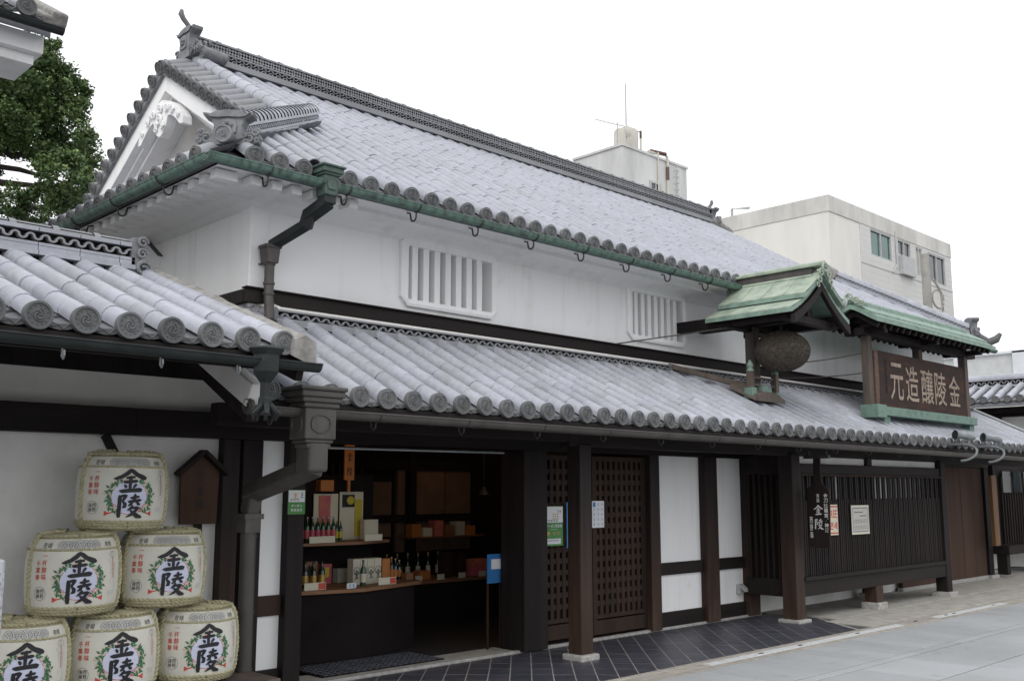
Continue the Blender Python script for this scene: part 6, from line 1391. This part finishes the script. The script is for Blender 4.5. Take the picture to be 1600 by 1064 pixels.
b.box(29.9, 30.15, 4, 20, 5.45, 5.52); b.build('frame', 'fpanel', gw); b = MB(); b.box(30.1, 40, 4, 20, 0, 4.4); b.build('base', 'tan_parapet', gw)
# next shop front further down the street
ns = thing('neighbour_shop', 'dark timber shop front at the far right beyond the brewery', 'shop front', (21.5, 7.3, 0))
b = MB(); b.box(19.7, 22.7, 7.25, 7.35, .55, 2.3); b.build('front', 'wood_dark', ns)
for k in range(20): b = MB(); x = 19.95 + .13 * k; b.box(x, x + .05, 7.20, 7.25, .6, 1.85); b.build('lattice_slat', 'wood_board', ns)
for k in range(4): b = MB(); x = 20.0 + .55 * k; b.box(x, x + .42, 7.19, 7.20, 1.55, 1.95); b.build('window_pane', 'glass_dark', ns)
b = MB(); b.box(19.10, 19.33, 7.06, 7.12, .60, 1.86); b.build('sign_board', 'wood_yellow', ns)
b = MB(); b.box(19.7, 22.7, 7.22, 7.30, 2.12, 2.24); b.build('plaster_panel', 'plaster_old', ns); b = MB(); b.box(19.7, 22.7, 7.05, 7.35, .42, .58); b.build('sill', 'wood_beam', ns)
for x in (19.75, 21.2): b = MB(); b.box(x, x + .15, 7.12, 7.3, .05, .42); b.build('leg', 'wood_dark', ns)
b = MB(); b.box(19.72, 22.7, 7.6, 7.7, .1, .5); b.build('plinth_wall', 'plaster_old', ns)

# ================================================================== tree
def cam_pt(px, py, depth):
    yaw, pit = R(44.35), R(8.47); fw = Vector((math.sin(yaw) * math.cos(pit), math.cos(yaw) * math.cos(pit), math.sin(pit))); r = Vector((math.cos(yaw), -math.sin(yaw), 0)); dn = fw.cross(r)
    return Vector((0, 0, 1.6)) + (fw + r * ((px - 800) / 1565.4) + dn * ((py - 532) / 1565.4)) * depth
tr = thing('camphor_tree', 'large dark green evergreen tree behind the roofs at the left', 'tree', (5.2, 24.6, 0))
D = 22.0; rnd = random.Random(11)
base = Vector((5.2, 24.6, 0)); top = cam_pt(20, 120, D)
blobs = [(55, 120, 60), (20, 150, 60), (85, 165, 48), (112, 140, 30), (60, 205, 55), (15, 205, 30), (95, 225, 32), (120, 245, 34), (135, 265, 26), (92, 275, 36), (120, 290, 30), (65, 303, 16), (88, 312, 24), (18, 322, 28), (-25, 200, 70), (-40, 120, 70), (-60, 290, 60), (70, 90, 34), (30, 85, 40), (130, 215, 12), (48, 335, 24), (110, 325, 14), (-100, 200, 80), (140, 300, 14)]
lf = [MB(), MB()]
def leaf(mb, p, s):
    a = Vector((rnd.uniform(-1, 1), rnd.uniform(-1, 1), rnd.uniform(-.8, .5))).normalized(); b = a.cross(Vector((rnd.uniform(-1, 1), rnd.uniform(-1, 1), rnd.uniform(.2, 1)))).normalized()
    mb.add([p - a * s, p + b * s * .5, p + a * s, p - b * s * .5], [(0, 1, 2, 3)])
for (px, py, r) in blobs:
    rr = r / 1565.4 * D; c0 = cam_pt(px, py, D + rnd.uniform(-1.2, 1.2)); nsub = max(5, int((r / 14) ** 2 * 2.6))
    for i in range(nsub):
        d = Vector((rnd.gauss(0, 1), rnd.gauss(0, 1), rnd.gauss(0, 1))).normalized() * rr * rnd.uniform(.35, 1.0) ** .6; c = c0 + d; sr = rnd.uniform(.13, .26)
        for k in range(150):
            q = Vector((rnd.gauss(0, 1), rnd.gauss(0, 1), rnd.gauss(0, .7))).normalized() * sr * rnd.uniform(.3, 1.15); leaf(lf[1 if q.z > sr * .25 and rnd.random() < .45 else 0], c + q, rnd.uniform(.035, .06))
cw = lf[0].build('crown', 'leaf', tr); lf[1].build('young_leaves', 'leaf_new', cw)
b = MB(); fork = cam_pt(-60, 300, D); b.tube([base, (base + fork) / 2 + Vector((.2, 0, 0)), fork, cam_pt(-20, 200, D), cam_pt(20, 140, D)], [.42, .36, .28, .18, .08], 10); tk = b.build('trunk', 'bark', tr, smooth=60)
for pts in ([(-60, 300), (-5, 260), (30, 265), (65, 275), (100, 285)], [(-60, 310), (0, 285), (50, 290), (95, 300), (120, 295)], [(-20, 215), (20, 245), (40, 240), (60, 225)], [(-20, 210), (30, 190), (80, 190), (105, 170)], [(20, 140), (55, 110), (80, 85)], [(-60, 330), (10, 330), (60, 325), (110, 318)]):
    b = MB(); b.tube([cam_pt(x, y, D + .2 * i - .3) for i, (x, y) in enumerate(pts)], [.09, .075, .06, .04, .02][:len(pts)], 7); b.build('limb', 'bark', tk, smooth=60)
print('faces', sum(len(m.polygons) for m in bpy.data.meshes), 'objects', len(bpy.data.objects))
